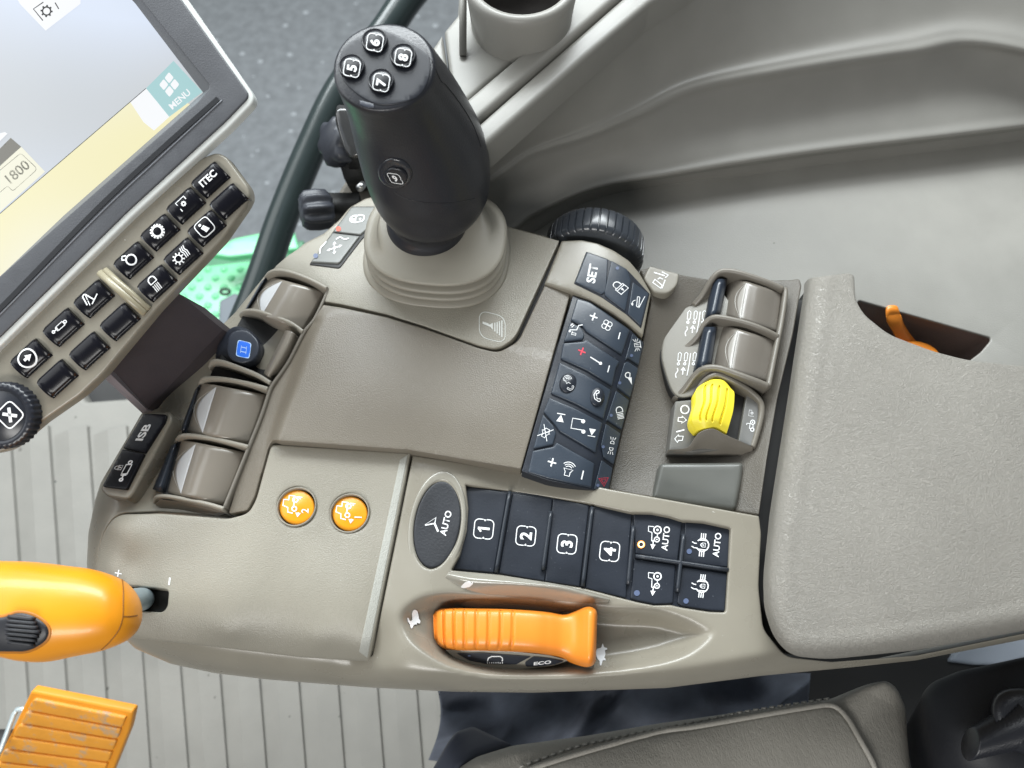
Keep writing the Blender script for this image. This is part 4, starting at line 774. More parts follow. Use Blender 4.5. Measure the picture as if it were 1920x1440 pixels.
lever('hitch_lever', [(1367, 517), (1466, 549), (1456, 622), (1353, 589)], 'taupe hitch lever farther from the yellow knob', 'lever', HG, [(1339, 523), (1364, 523), (1351, 590), (1324, 592)], .0145, -.005, .45, .0, capd)
lever('hitch_lever', [(1348, 606), (1454, 638), (1438, 716), (1335, 685)], 'taupe hitch lever right above the yellow knob', 'lever', HG, [(1320, 613), (1345, 613), (1334, 686), (1305, 688)], .0145, -.006, .45, -.001, capd)
# knob housing
pad('knob_plate', [(1266, 752, 3), (1306, 748), (1400, 736, 3), (1426, 752, 8), (1424, 790), (1411, 838, 8), (1300, 848), (1254, 845, 3)], level(-.007), [mat('knob plate plastic', (.125, .122, .112), .45, (1500, .2, .0005)), white], CO, .014, .0010, r=3,
    marks=icon(F(1284, 768, 8, 0), [('c', 0, 0, .95, .26)])+PXI([(1272, 783), (1279, 783), (1279, 780), (1287, 788), (1278, 794), (1279, 791), (1271, 790)], 1.9, True)+PXI([(1268, 810), (1283, 806)], 2.4)+PXI([(1281, 818), (1272, 818), (1272, 815), (1265, 823), (1270, 830), (1272, 826), (1279, 826)], 1.9, True))
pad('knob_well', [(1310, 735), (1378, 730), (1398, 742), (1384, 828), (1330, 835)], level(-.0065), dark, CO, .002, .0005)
pad('icon_plate', [(1400, 739, 2), (1424, 752, 6), (1421, 790), (1410, 838, 6), (1384, 827, 2)], level(-.003), [mat('icon plate plastic', (.150, .150, .145), .42), white], CO, .010, .0008, r=3,
    marks=IC(1407, 797, 11, TRAC[:2]+[('c', -.75, -.4, .28, .14), ('l', [(.25, .1), (-.6, .1), (-.6, -.1)], .12), ('l', [(.2, .1), (.2, .65), (-.1, .65)], .12), ('l', [(-.5, -.5), (.2, -.4)], .1)], 82)+IC(1410, 775, 7, PTOB, 82))
guard([(1306, 738, -.004), (1318, 718, .000), (1335, 705, .0035), (1350, 704, .0045), (1378, 716, .004), (1405, 732, .0015), (1425, 752, -.001), (1428, 775, -.002), (1420, 810, -.003), (1411, 838, -.004)], .0034, .014, 'knob_guard')
hood = [[(1254, 843, -.006), (1290, 838, -.004), (1310, 812, .004), (1336, 804, .007), (1360, 815, .004), (1390, 828, .000), (1412, 838, -.003)],
        [(1256, 847, -.009), (1292, 846, -.007), (1312, 828, -.001), (1337, 820, .002), (1361, 829, .000), (1390, 840, -.004), (1411, 846, -.007)],
        [(1260, 851, -.013), (1295, 853, -.013), (1315, 852, -.012), (1337, 852, -.011), (1361, 853, -.012), (1388, 855, -.012), (1408, 853, -.013)]]
fpatch('knob_hood', rows(hood), 14, 50, gm, CO, .006)
pad('blank_cover', [(1238, 867, 8), (1396, 865, 10), (1392, 900), (1381, 957, 10), (1300, 946), (1222, 934, 8)], TPS([(1240, 870, -.008), (1390, 870, -.005), (1380, 950, -.004), (1230, 930, -.010), (1310, 905, -.006)]), mat('blank cover plastic', (.095, .097, .088), .36, (2000, .1, .0003)), CO, .012, .0030, r=8, nrm=Z)

knob_ = thing('yellow_knob', W(1335, 765, -.01), 'bright yellow grooved slide knob in the rear tray', 'knob')
Kc = [[(1333, 712), (1345, 711), (1359, 715), (1373, 731)], [(1307, 728), (1330, 722), (1357, 728), (1377, 738)], [(1304, 756), (1328, 752), (1353, 757), (1375, 768)], [(1297, 785), (1320, 780), (1344, 786), (1367, 798)], [(1306, 808), (1322, 803), (1342, 803), (1362, 814)]]
Kz = [[.004, .005, .005, .003], [.006, .009, .009, .006], [.0075, .011, .0105, .007], [.0065, .010, .0095, .006], [.002, .006, .005, .002]]
kf = rows([[(x, y, z) for (x, y), z in zip(a, b)] for a, b in zip(Kc, Kz)])
def kfn(u, v):
    p = np.array(kf(u, v)); g = 0
    for c_ in (.24, .40, .56, .76):
        d_ = (v-c_)/.017; g += math.exp(-d_*d_) if .22 < u < .82 else 0
    p[2] -= .0022*min(g, 1); return p
fpatch('knob_cap', kfn, 50, 190, yellow, knob_, .012)

# ---------------------------------------------------------------- speed wheel lever
brow = [[(826, 1100, -.003), (880, 1114, .001), (960, 1118, .001), (1040, 1124, .0005), (1100, 1132, -.001), (1142, 1131, -.001)],
        [(830, 1088, .003), (885, 1101, .006), (965, 1104, .007), (1045, 1112, .006), (1102, 1123, .004), (1142, 1127, .001)],
        [(838, 1077, .006), (890, 1087, .009), (970, 1093, .010), (1050, 1101, .009), (1104, 1115, .006), (1143, 1124, .002)],
        [(842, 1072, .004), (934, 1079, .007), (1000, 1088, .007), (1060, 1098, .006), (1108, 1112, .004), (1143, 1122, .001)]]
browb = [(832, 1120, -.012), (880, 1140, -.012), (960, 1143, -.012), (1040, 1148, -.012), (1085, 1143, -.010), (1140, 1136, -.006)]
bo = fpatch('wheel_brow', rows([browb]+brow), 30, 60, taupe_gl, CO, .010)
bs = ONM(bo.data, base_of(bo)); mb = MB(); lay(mb, PXI([(866, 1098), (872, 1092), (880, 1089), (884, 1093), (888, 1090), (886, 1096), (880, 1101), (870, 1103), (862, 1104)]), bs, Z, .0003); mb.build('brow_symbol', white, CO)
sw_ = thing('speed_lever', W(960, 1190, -.02), 'orange ribbed rotary speed lever between hare and tortoise symbols', 'lever')
# outline columns: (x_top, y_top, x_bot, y_bot, z crest)
cols = [(812, 1150, 814, 1200, -.004), (824, 1142, 828, 1214, .001), (850, 1140, 852, 1219, .004), (900, 1141, 900, 1220, .007), (950, 1142, 948, 1221, .009), (1000, 1145, 1000, 1224, .009), (1030, 1148, 1030, 1228, .007), (1058, 1152, 1054, 1233, .005), (1078, 1146, 1074, 1243, .006), (1096, 1139, 1094, 1249, .011), (1107, 1138, 1104, 1250, .0135), (1117, 1143, 1112, 1247, .012), (1120, 1152, 1117, 1240, .006)]
ctrl = []
for x0, y0, x1, y1, z in cols:
    r_ = []
    for t_, dz in ((0, -.009), (.035, -.0032), (.11, -.0008), (.45, 0), (.76, -.0008), (.93, -.0036), (1, -.010)):
        r_.append((x0+(x1-x0)*t_, y0+(y1-y0)*t_, z+dz))
    ctrl.append(r_)
sf = rows(ctrl)
gx_ = [816, 832, 851, 871, 893, 916, 939, 962]
def sfn(u, v):
    p = np.array(sf(u, v)); bend = 10*max(0, v-.45)**1.6 if p[0] < 900 else 0; g = 0
    for k_, g0 in enumerate(gx_):
        gg = g0+(v-.4)*(18-5.5*k_)*max(0, v-.3); d_ = (p[0]-gg)/1.9; g += math.exp(-d_*d_)
    if .16 < v < .90: p[2] -= .0021*min(1, g)
    return p
fpatch('lever_grip', sfn, 260, 34, orange, sw_, .008)
W1 = TPS([(833, 1219, -.007), (930, 1221, -.003), (1050, 1234, -.005), (890, 1250, -.012), (987, 1257, -.012), (1065, 1241, -.009)])
side = pad('wheel_side', [(834, 1218, 4), (900, 1219), (960, 1221), (1030, 1228), (1068, 1238, 4), (1035, 1249), (985, 1255), (930, 1256), (888, 1250), (855, 1236)], W1, taupe_gl, sw_, .008, .0006, lift=.0, nrm=Z)
pad('droop_key', [(856, 1225, 3), (900, 1224), (996, 1231, 3), (978, 1240, 3), (968, 1246, 3), (910, 1245), (902, 1243, 3), (880, 1239, 3)], W1, [keym, white, greyled], side, .002, .0003, lift=.0008, nrm=Z, r=2, marks=PXI([(914, 1240), (916, 1234), (922, 1231), (938, 1231), (942, 1234), (942, 1240)], 2)+sum([PXI([(914+4*k, 1241.5), (914+4*k, 1244.5)], 1.5) for k in range(8)], [])+PXI(ell(880, 1230, 3, 2, 0, 10), mi=2))
pad('eco_key', [(1000, 1231, 3), (1030, 1234), (1058, 1240, 4), (1040, 1246), (1008, 1250, 4), (986, 1250, 4), (984, 1242, 3)], W1, [keym, white], side, .002, .0003, lift=.0008, nrm=Z, r=2, marks=icon(F(1017, 1243.5, 5, 4, 4, 3.6), [('t', 'ECO', 0, 0, 1.5, .03)]) if False else icon(np.array([1017, 1243, 10.5, -1.2, .5, -5.2]), [('t', 'ECO', 0, 0, 1.2, .03)]))

# ---------------------------------------------------------------- left bank of levers and their guards
for pts in ([(497, 520, -.010), (504, 512, -.004), (520, 507, .0005), (545, 511, .004), (580, 524, .006), (613, 541, .006)],
            [(450, 590, -.012), (460, 583, -.005), (480, 583, .000), (510, 592, .003), (545, 606, .005), (568, 622, .005)],
            [(392, 690, -.012), (398, 678, -.006), (415, 678, -.002), (445, 688, .002), (480, 702, .0045), (507, 718, .005)],
            [(373, 722, -.012), (380, 711, -.006), (398, 709, -.002), (430, 712, .002), (470, 720, .0045), (502, 729, .005)],
            [(328, 832, -.014), (335, 820, -.007), (352, 816, -.003), (385, 820, .001), (425, 828, .004), (466, 838, .005)],
            [(289, 942, -.014), (294, 932, -.008), (315, 931, -.003), (350, 937, .000), (385, 944, .003), (420, 954, .0045)]):
    guard(pts, .0025, .016, m=mat('left guard plastic', (.265, .245, .205), .36, (2000, .1, .0003)))
guard([(613, 542, .005), (612, 552, .004), (590, 598, .004), (569, 625, .004), (540, 680, .0035), (512, 720, .004), (505, 735, .004), (490, 780, .004), (467, 838, .004), (446, 890, .0035), (421, 952, .0035)], .0022, .012, 'bank_frame')
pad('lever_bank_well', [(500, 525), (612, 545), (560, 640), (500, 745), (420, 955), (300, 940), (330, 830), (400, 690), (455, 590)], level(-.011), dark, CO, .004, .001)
pad('end_guard_face', [(289, 946, 4), (300, 936, 3), (350, 941), (418, 958, 3), (400, 963), (340, 957), (303, 954, 4)], TPS([(289, 946, -.010), (350, 941, -.003), (418, 958, .002), (340, 957, -.012)]), mat('brown guard face', (.17, .15, .125), .45), CO, .006, .0008, r=3, nrm=Z)
HL = 'hydraulic levers on the left of the console'
lever('hydraulic_lever', [(502, 517), (607, 546), (566, 619), (462, 582)], 'farthest taupe hydraulic lever beside the joystick plate', 'lever', HL, [(490, 528), (503, 516), (463, 583), (455, 588)], .019, -.014, .52)
lever('hydraulic_lever', [(373, 716), (497, 740), (466, 831), (347, 808)], 'taupe hydraulic lever just below the blue marked one', 'lever', HL, [(366, 731), (376, 719), (349, 809), (338, 806)], .019, -.014, .52)
lever('hydraulic_lever', [(334, 823), (459, 848), (420, 946), (308, 922)], 'nearest taupe hydraulic lever above the yellow throttle handle', 'lever', HL, [(320, 836), (334, 830), (311, 922), (286, 917)], .019, -.015, .52)
t = thing('marked_lever', W(450, 650, -.02), 'dark hydraulic lever with a blue II symbol, pulled out of its row', 'lever', HL)
q = TPS([(402, 645, -.012), (420, 615, -.008), (450, 608, -.002), (470, 640, .000), (490, 660, -.004), (455, 680, -.006), (425, 672, -.010)])
pad('lever_knob', [(399, 672, 8), (404, 645), (424, 614, 14), (442, 606, 10), (464, 613), (484, 632, 12), (490, 655, 12), (480, 678, 12), (462, 687, 10), (440, 680)], q, mat('slate lever knob', (.018, .022, .032), .42, coat=.1), t, .014, .004, nrm=Z, r=8)
pad('lever_disc', fillet([(428, 622, 18), (462, 615, 18), (487, 640, 16), (484, 668, 18), (455, 684, 18), (424, 668, 16)], 16), TPS([(454, 650, .0022), (425, 640, .0014), (485, 660, .0014), (454, 618, .0020), (454, 684, .0014)]), [mat('slate disc', (.030, .036, .050), .38), blue, mat('light blue print', (.45, .62, .85), .4)], t, .006, .0010, raw=True, nrm=Z, step=5,
    marks=PXI(fillet([(447, 638, 4), (471, 644, 4), (467, 672, 4), (443, 667, 4)], 4), mi=1)+PXI(fillet([(447, 638, 4), (471, 644, 4), (467, 672, 4), (443, 667, 4)], 4), 1.8, True, 2)+PXI([(453, 651), (462, 653)], 1.6, mi=2)+PXI([(451, 659), (461, 661)], 1.6, mi=2)+PXI([(453, 648), (451, 662)], .9, mi=2)+PXI([(463, 650), (461, 664)], .9, mi=2))
fpatch('lever_paddle', rows([[(535, 620, .004), (520, 650, .004), (504, 680, .003), (494, 700, .001)], [(541, 620, .009), (528, 650, .009), (512, 680, .008), (500, 703, .006)], [(551, 624, .009), (540, 650, .009), (522, 682, .008), (506, 705, .006)], [(557, 630, .003), (546, 658, .003), (530, 686, .002), (512, 706, .001)]]), 20, 30, capm, t, .014)
# ISB switches
IS = TPS([(272, 775, -.008), (314, 779, -.004), (239, 920, -.004), (192, 914, -.009), (250, 845, -.0055)])
pad('switch_bezel', [(184, 916, 8), (222, 845), (262, 772, 8), (318, 770, 8), (321, 785, 6), (285, 855), (247, 925, 10), (238, 936, 12), (198, 930, 8)], IS, taupe_sm, CO, .014, .0016, lift=-.0012, r=6, nrm=Z, step=7)
pb = dict(depth=.004, bevel=.0006, lift=.0012, nrm=Z, r=4)
pad('console_switch', [(271, 776, 5), (314, 778, 5), (310, 792), (273, 850, 2), (232, 841, 2)], IS, [blackg, white], CO, marks=icon(F(271, 812, 20, 60, 88, 13), [('t', 'ISB', 0, 0, 1.1, .03)])+icon(F(246, 831, 3, 0), [('c', 0, 0, .7, .3)])[:0], label='black switch marked ISB', **pb)
pad('console_switch', [(231, 843, 2), (272, 852, 2), (244, 908), (239, 919, 5), (193, 913, 5)], IS, [blackg, white], CO, marks=IC(238, 884, 22, CYL, 62, 90)+IC(225, 878, 8, LOCK, 60, 90)+icon(F(203, 900, 3, 0), [('c', 0, 0, .7, .3)])[:0], label='black switch with a locked cylinder symbol', **pb)

# ---------------------------------------------------------------- throttle handle
th = thing('throttle_handle', W(150, 1150, .0), 'yellow orange throttle handle with black ribbed thumb slide', 'handle')
mb = MB(); tubev(mb, cw([(268, 1124, -.014), (262, 1124, .004), (248, 1127, .018), (230, 1132, .030)], 4), [.0062]*13, 20); mb.build('shaft', mat('steel shaft', (.28, .36, .40), .35, metal=.5), th)
cs = [(-110, 1048, 1228, .020), (-60, 1048, 1230, .0225), (0, 1053, 1232, .0235), (40, 1054, 1240, .0235), (80, 1056, 1241, .0235), (130, 1062, 1231, .0225), (180, 1069, 1221, .0205), (220, 1083, 1206, .0170), (240, 1099, 1192, .0130), (252, 1118, 1176, .0085), (257, 1135, 1160, .0035)]
secs = []
for x, y0, y1, b in cs:
    zc = .040; p0, p1 = np.array(W(x, y0, zc)), np.array(W(x, y1, zc)); secs.append(((p0+p1)/2, (p1-p0)/2, Z*b, 2.3))
arr = np.array([np.r_[c, a, b] for c, a, b, e in secs]); fine = cr(arr, 6)
mb = MB(); loftv(mb, [(f_[:3], f_[3:6], f_[6:9], 2.3) for f_ in fine], 64); grip = mb.build('handle_grip', yelor, th)
gs = ONM(grip.data, base_of(grip))
seam = cr([(229, 1087), (231, 1105), (231, 1130), (230, 1158), (222, 1182), (205, 1204), (190, 1218)], 8)
mb = MB(); tubev(mb, gs.P(seam), .00035, 6); tubev(mb, gs.P(cr([(230, 1156), (243, 1156), (257, 1154)], 4)), .00035, 6); mb.build('grip_seam', mat('dark seam', (.25, .09, .005), .6), th)
io = cr([(-30, 1160), (5, 1156), (35, 1148), (62, 1153), (85, 1168), (93, 1184), (86, 1202), (60, 1218), (30, 1222), (-30, 1214)], 8, True)
pad('thumb_recess', inset(io, -4), gs, mat('dark orange recess', (.45, .16, .01), .5), th, .002, .0006, raw=True, lift=.0004, step=7)
pad('thumb_slide', io, gs, mat('black slide plastic', (.020, .021, .026), .45), th, .003, .0016, raw=True, lift=.0012, step=7)
mb = MB()
for k in range(7):
    y = 1158+k*8; l_ = gs.P(np.array([(18+abs(k-3)*1.5+x*(62-abs(k-3)*5)/6, y-4+x*.8) for x in range(7)])); fin(mb, l_+np.array([0, -.1, .35])*.006+Z*.0005, .0016, .002, 0, 4)
mb.build('slide_ribs', MATS['black slide plastic'], th)

pad('armrest_hinge_base', [(1440, 560), (1560, 560), (1520, 1000), (1540, 1215), (1450, 1190), (1415, 1100), (1410, 960)], level(-.010), dark, CO, .02, .002)
# ---------------------------------------------------------------- padded armrest
ARO = [(1514, 519, 12), (1592, 509, 6), (1604, 514, 6), (1606, 560, 14), (1622, 588, 14), (1668, 625, 20), (1750, 656, 20), (1815, 673, 20), (1920, 684, 10), (2080, 692), (2080, 1146), (1920, 1183), (1720, 1219, 10), (1560, 1236, 30), (1490, 1229, 30), (1457, 1195, 30), (1439, 1140, 20), (1437, 1080, 20), (1449, 960, 10), (1484, 735, 10), (1513, 540, 8)]
ARF = cr([(1513, 505), (1511, 545), (1484, 735), (1449, 960), (1437, 1080), (1439, 1140), (1457, 1196), (1490, 1230), (1560, 1238), (1720, 1220), (1920, 1184), (2100, 1142)], 6)
ART = TPS([(1520, 530, .017), (1600, 520, .017), (1500, 900, .019), (1460, 1150, .018), (1600, 700, .024), (1600, 1000, .024), (1700, 800, .027), (1900, 900, .030), (1900, 740, .028), (1920, 700, .025), (1750, 680, .024), (1640, 620, .022), (1750, 1100, .026), (2050, 900, .031), (1900, 1130, .024), (1560, 1200, .018)])
def arz(q):
    d = np.abs(line_dist(q, ARF)); x = np.clip(d/46, 0, 1); crease = .0004*np.exp(-((d-58)/9)**2)
    return ART.z(q)*1.0-.0120*(1-np.sqrt(np.maximum(0, 1-(1-x)**2)))-crease
AR = FN(arz)
arm = pad('armrest_pad', ARO, AR, leather, None, .0035, .0022, step=8, r=8, nrm=Z)
pad('armrest_underside', inset(fillet(ARO, 8), 9), level(-.001), dark, arm, .030, .002, raw=True, step=30)
tag(arm, 'grey grained vinyl padded armrest at the rear of the console', 'armrest')

# ---------------------------------------------------------------- joystick
js = thing('joystick', W(800, 480, .008), 'black multifunction joystick with numbered buttons and taupe bellows', 'joystick')
def boot(levels, n=72):
    mb = MB(); V = []
    for cx, cy, a, b, z, e in levels:
        z += .0045; c = W(cx, cy, z)
        for t_ in np.linspace(0, 2*math.pi, n, endpoint=False):
            x, y = math.cos(t_), math.sin(t_); x = math.copysign(abs(x)**(2/e), x); y = math.copysign(abs(y)**(2/e), y)
            x *= 1+.06*(y if y < 0 else 0)*0; V.append((c.x+a*x*math.cos(-.10)-b*y*math.sin(-.10), c.y+a*x*math.sin(-.10)+b*y*math.cos(-.10), c.z))
    N = len(levels); mb.add(V, [(i*n+j, i*n+(j+1) % n, (i+1)*n+(j+1) % n, (i+1)*n+j) for i in range(N-1) for j in range(n)]+[tuple((N-1)*n+j for j in range(n))])
    return mb.build('bellows', rubber, js)
L_ = []
def ringl(cx, cy, a, b, z0, h, k=.0026):
    for f_, o_ in ((.0, -.0085), (.28, -.0085), (.30, -.0018), (.38, .0002), (.52, .0012), (.68, .0012), (.82, .0003), (.90, -.0015), (.93, -.0085)): L_.append((cx, cy, a+o_, b+o_, z0+h*f_, 2.5))
L_ += [(819, 478, .0465, .0385, -.003, 2.5), (819, 478, .0465, .0385, .0022, 2.5), (819, 476, .0452, .0372, .0036, 2.5), (819, 472, .0405, .0322, .0044, 2.5)]
ringl(820, 469, .0426, .0346, .0044, .0084, .0040); ringl(819, 456, .0423, .0343, .0128, .0084, .0040); ringl(817, 441, .0420, .0338, .0212, .0080, .0040)
L_ += [(814, 428, .0345, .0270, .0294, 2.4), (806, 413, .030, .024, .0306, 2.2), (802, 407, .021, .018, .0312, 2), (800, 405, .012, .011, .0316, 2)]
boot(L_)
# grip: sections (px centre, py centre, z, half width px, ry ratio, tilt)
G = [(799, 426, .028, 72, 1.0, 0), (799, 420, .032, 76, 1.0, 0), (801, 411, .037, 75, 1.0, 0), (804, 402, .041, 72, 1.0, 0), (807, 389, .0455, 80, 1.0, 0), (809, 370, .0505, 97, 1.0, .02), (808, 350, .0565, 109, 1.0, .03), (804, 328, .064, 115, 1.0, .03), (797, 298, .076, 119, 1.0, .05), (786, 262, .090, 118, .98, .08), (772, 226, .104, 113, .98, .10), (757, 191, .118, 107, .98, .12), (742, 162, .131, 102, .98, .14), (729, 140, .1415, 98.5, .98, .16), (722, 129, .1470, 96.5, .98, .17), (720, 126, .1488, 93, .98, .17), (719.5, 125, .1494, 88, .98, .17)]
secs = []
for px, py, z, hw, ry, tl in G:
    c = np.array(W(px, py, z)); a = hw/FPX*depth_of(c); n_ = np.array([-.05*tl*3, -math.sin(tl), math.cos(tl)]); x_ = np.array([1, 0, 0])-n_*n_[0]; x_ /= np.linalg.norm(x_); y_ = np.cross(n_, x_)
    secs.append(np.r_[c, x_*a, y_*a*ry])
fine = cr(np.array(secs), 7)
mb = MB(); loftv(mb, [(f_[:3], f_[3:6], f_[6:9], 2.08) for f_ in fine], 72); gripo = mb.build('grip', black, js)
js_s = ONM(gripo.data, base_of(gripo))
smooth_b = mat('smooth black cap', (.014, .016, .022), .35)
capo = cr([(640, 96), (672, 70), (712, 58), (735, 62), (792, 92), (806, 112), (805, 148), (788, 180), (760, 192), (722, 198), (690, 190), (655, 165), (641, 140)], 8, True)
pad('button_plate', capo, js_s, smooth_b, js, .002, .0006, raw=True, lift=.0005, step=9)
for n_, cx, cy in (('5', 661, 129), ('6', 704, 81), ('8', 757, 109), ('7', 716, 156)):
    p3 = js_s.P([(cx, cy)])[0]; tl = .17; nv = np.array([-.025, -math.sin(tl), math.cos(tl)]); nv /= np.linalg.norm(nv); x_ = np.array([1, 0, 0])-nv*nv[0]; x_ /= np.linalg.norm(x_); y_ = np.cross(nv, x_); r0 = 24.5/FPX*depth_of(p3); mb = MB()
    loftv(mb, [(p3+nv*h, x_*r0*k, y_*r0*k, 2) for k, h in ((1, 0), (1, .0022), (.97, .0028), (.91, .0029), (.88, .0022), (.86, .0026), (.5, .0030), (.05, .0031))], 40)
    ic = icon(np.array([cx-1, cy-1, 2.6, -15.5, -14.5, -3.0]), numframe(n_, .085)); topp = PLN(p3+nv*.0031, p3+nv*.0031+x_*.01, p3+nv*.0031+y_*.01)
    lay(mb, ic, topp, nv, .0002)
    mb.build('thumb_button', [mat('button black', (.012, .013, .017), .3), white], js, True, 'round button marked '+n_)
p9 = js_s.P([(744, 326)])[0]
pad('button_surround', ell(741, 324, 33, 28, 15, 40), js_s, mat('gloss surround', (.022, .023, .028), .22, coat=.3), js, .001, .0012, raw=True, lift=.0012, step=6)
pad('thumb_button', ell(744, 326, 22, 16.5, 10, 36), js_s, [mat('button black', (0, 0, 0)), white], js, .003, .0008, raw=True, lift=.0028, step=5, marks=icon(np.array([743.5, 327.5, 11.5, 1.5, -5, -9.3]), numframe('9')), label='oval button marked 9')
mb = MB(); tubev(mb, js_s.P(cr([(808, 110), (826, 150), (835, 158), (860, 190), (886, 232), (902, 275)], 6)), .0003, 6); tubev(mb, js_s.P(cr([(738, 360), (760, 372), (800, 380), (850, 380), (890, 372)], 6)), .00025, 6); mb.build('mould_line', mat('seam black', (.010, .010, .012), .4), js)
pad('latch', [(674, 188, 2), (701, 195, 2), (702, 202, 2), (690, 203), (675, 197, 2)], js_s, mat('latch plastic', (.05, .055, .07), .2), js, .001, .0003, lift=.0004, r=2)

# ================================================================ touch screen terminal
DS = facing(.395)
dn = -LOOK
tv = thing('touch_screen', np.array(Wd(200, 400, .44)), 'touch screen terminal with key strip on a dark bracket', 'display')
hole = fillet([(-200, -200), (82, -200), (264, 0), (396, 164, 8), (372, 192), (105, 427), (0, 520), (-200, 705)], 4)
pad('outer_frame', [(-300, -60), (310, -60), (481, 186, 18), (430, 239), (250, 404), (0, 650), (-300, 945)], DS, silver, tv, .005, .0012, r=14, holes=[inset(hole, -7)])
fr = [(-310, -75), (287, -75), (470, 181, 12), (425, 228), (242, 396), (-8, 642), (-310, 937)]
fro = fillet(fr, 10)
pad('bezel', fro, DS, bezel, tv, .006, .0008, lift=.0012, raw=True, holes=[hole], step=30)
sco = [(-200, -200), (62, -200), (247, 0), (375, 168), (111, 401), (0, 507), (-200, 690)]
mk('screen_recess', [p-dn*.0000 for p in DS.P([(62, -200), (247, 0), (375, 168), (111, 401), (0, 507), (-200, 690)])-dn*-.0-dn*.004]+list(DS.P([(84, -204), (266, -2), (398, 164), (373, 194), (105, 429), (-2, 522), (-202, 708)])+dn*.0002), [(0, 1, 7, 6), (1, 2, 8, 7), (2, 9, 8), (2, 3, 10, 9), (3, 4, 11, 10), (4, 5, 12, 11)], mat('recess grey', (.105, .11, .12), .4), tv, None, False)
def em(n, c, e):
    m = mat(n, c, .2, emit=e, var=.0, spec=.3); b = m.node_tree.nodes['Principled BSDF']; m.node_tree.links.remove(b.inputs['Base Color'].links[0]); b.inputs['Base Color'].default_value = (.02, .02, .02, 1); return m
scm = em('screen sky with painted reflection', (.60, .70, .88), 1.0)
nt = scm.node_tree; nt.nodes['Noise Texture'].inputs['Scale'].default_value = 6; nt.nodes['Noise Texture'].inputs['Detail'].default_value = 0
nt.nodes['Color Ramp'].color_ramp.elements[0].color = (.56, .57, .54, 1); nt.nodes['Color Ramp'].color_ramp.elements[1].color = (.76, .84, .98, 1); nt.nodes['Color Ramp'].color_ramp.elements[0].position = .32; nt.nodes['Color Ramp'].color_ramp.elements[1].position = .52  # grey ramp end stands in for a reflection on the glass, painted into the emission
sy, swt, stl, sgr, sbx, sdk = em('screen yellow', (.99, .96, .68), .95), em('screen white', (.96, .98, 1), 1.0), em('screen teal', (.46, .74, .76), .9), em('screen grey', (.42, .41, .36), .55), em('screen cream', (.98, .97, .80), .95), em('screen ink', (.05, .05, .05), .2)
a1 = 43
nt = sy.node_tree; nt.nodes['Noise Texture'].inputs['Scale'].default_value = 9; nt.nodes['Noise Texture'].inputs['Detail'].default_value = 0; nt.nodes['Color Ramp'].color_ramp.elements[0].color = (.98, .90, .42, 1); nt.nodes['Color Ramp'].color_ramp.elements[1].color = (1, .99, .86, 1)
mk_s = PXI([(0, 389), (267, 160), (350, 190), (375, 168), (111, 401), (-30, 536), (-30, 415)], mi=1)+PXI([(0, 389), (267, 160), (313, 214), (111, 401), (0, 507), (-60, 560), (-60, 440)], mi=1)
mk_s += PXI([(237, 186), (267, 160), (311, 214), (282, 240), (262, 224)], mi=2)+PXI([(319, 108), (374, 167), (311, 214), (267, 160)], mi=3)
mk_s += PXI([(-60, 441), (0, 389), (267, 160)], 1.2, mi=4)
for dx, dy in ((-.55, -.55), (-.55, .55), (.55, -.55), (.55, .55)):
    f = F(311, 153, 15, 52, 40); c = fx(f, [(dx, dy)])[0]; mk_s += PXI(fillet(fx(F(c[0], c[1], 7, 52, 40), [(-1, -1), (1, -1), (1, 1), (-1, 1)]), 3), mi=2)
mk_s += icon(F(331, 181, 8.5, 41), [('t', 'MENU', 0, 0, 1.5, .02)], 2)
mk_s += PXI([(28, 0), (77, 51), (143, 0), (143, -60), (0, -60)], mi=2)+IC(79, 14, 11, gearic(.7, 8, .25, .35), 40, mi=4)+PXI([(72, 32), (54, 10), (73, -3)], 2, mi=4)+PXI([(95, -2), (102, 10)], 2, mi=4)
mk_s += PXI([(-20, 285), (11, 254), (31, 271), (-20, 318)], mi=4 and 5)+PXI([(-70, 360), (31, 271), (76, 318), (-70, 448)], mi=6)+PXI(fillet([(-60, 357), (30, 283, 5), (62, 313, 8), (15, 355, 5), (5, 345), (-60, 400)], 4), 1.2, True, 4)
mk_s += icon(F(24, 318, 13, 41), [('t', '1800', 0, 0, 1.55, .012)], 4)+PXI([(-20, 248), (0, 243), (5, 246), (-20, 270)], mi=2)
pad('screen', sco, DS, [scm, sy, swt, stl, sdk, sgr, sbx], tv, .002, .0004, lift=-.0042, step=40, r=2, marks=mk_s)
mb = MB(); gr = DS.P(cr([(411, 187), (300, 286), (178, 400), (0, 583), (-100, 680)], 8)); fin_ = []
for p0, p1 in zip(gr[:-1], gr[1:]): boxv(mb, (p0+p1)/2+dn*.0013, (p1-p0)/2, np.cross(dn, (p1-p0)/np.linalg.norm(p1-p0))*.0013, dn*.0004)
mb.build('bezel_groove', mat('groove black', (.012, .013, .016), .4), tv, False)
gr2 = DS.P(cr([(418, 190), (300, 299), (190, 402), (0, 594), (-100, 690)], 8)); mb = MB(); tubev(mb, gr2+dn*.0012, .0005, 6); mb.build('bezel_lip', mat('lip grey', (.12, .125, .14), .4), tv)
KS = facing(.400)
ks = pad('key_strip', [(380, 296, 10), (407, 286, 8), (424, 293, 10), (466, 350, 8), (470, 368, 8), (462, 385, 8), (417, 450), (294, 580), (194, 700), (150, 742), (78, 792), (14, 846, 20), (-60, 860), (-60, 680)], KS, taupe_sm, tv, .007, .0016, lift=.001, r=8, step=22)
pad('strip_face', [(398, 300, 8), (415, 300, 8), (458, 357, 8), (455, 378, 8), (410, 436), (296, 561, 4), (216, 522, 4)], KS, taupe_sm, ks, .003, .0008, lift=.0022, r=6, step=22) if False else None
mb = MB()
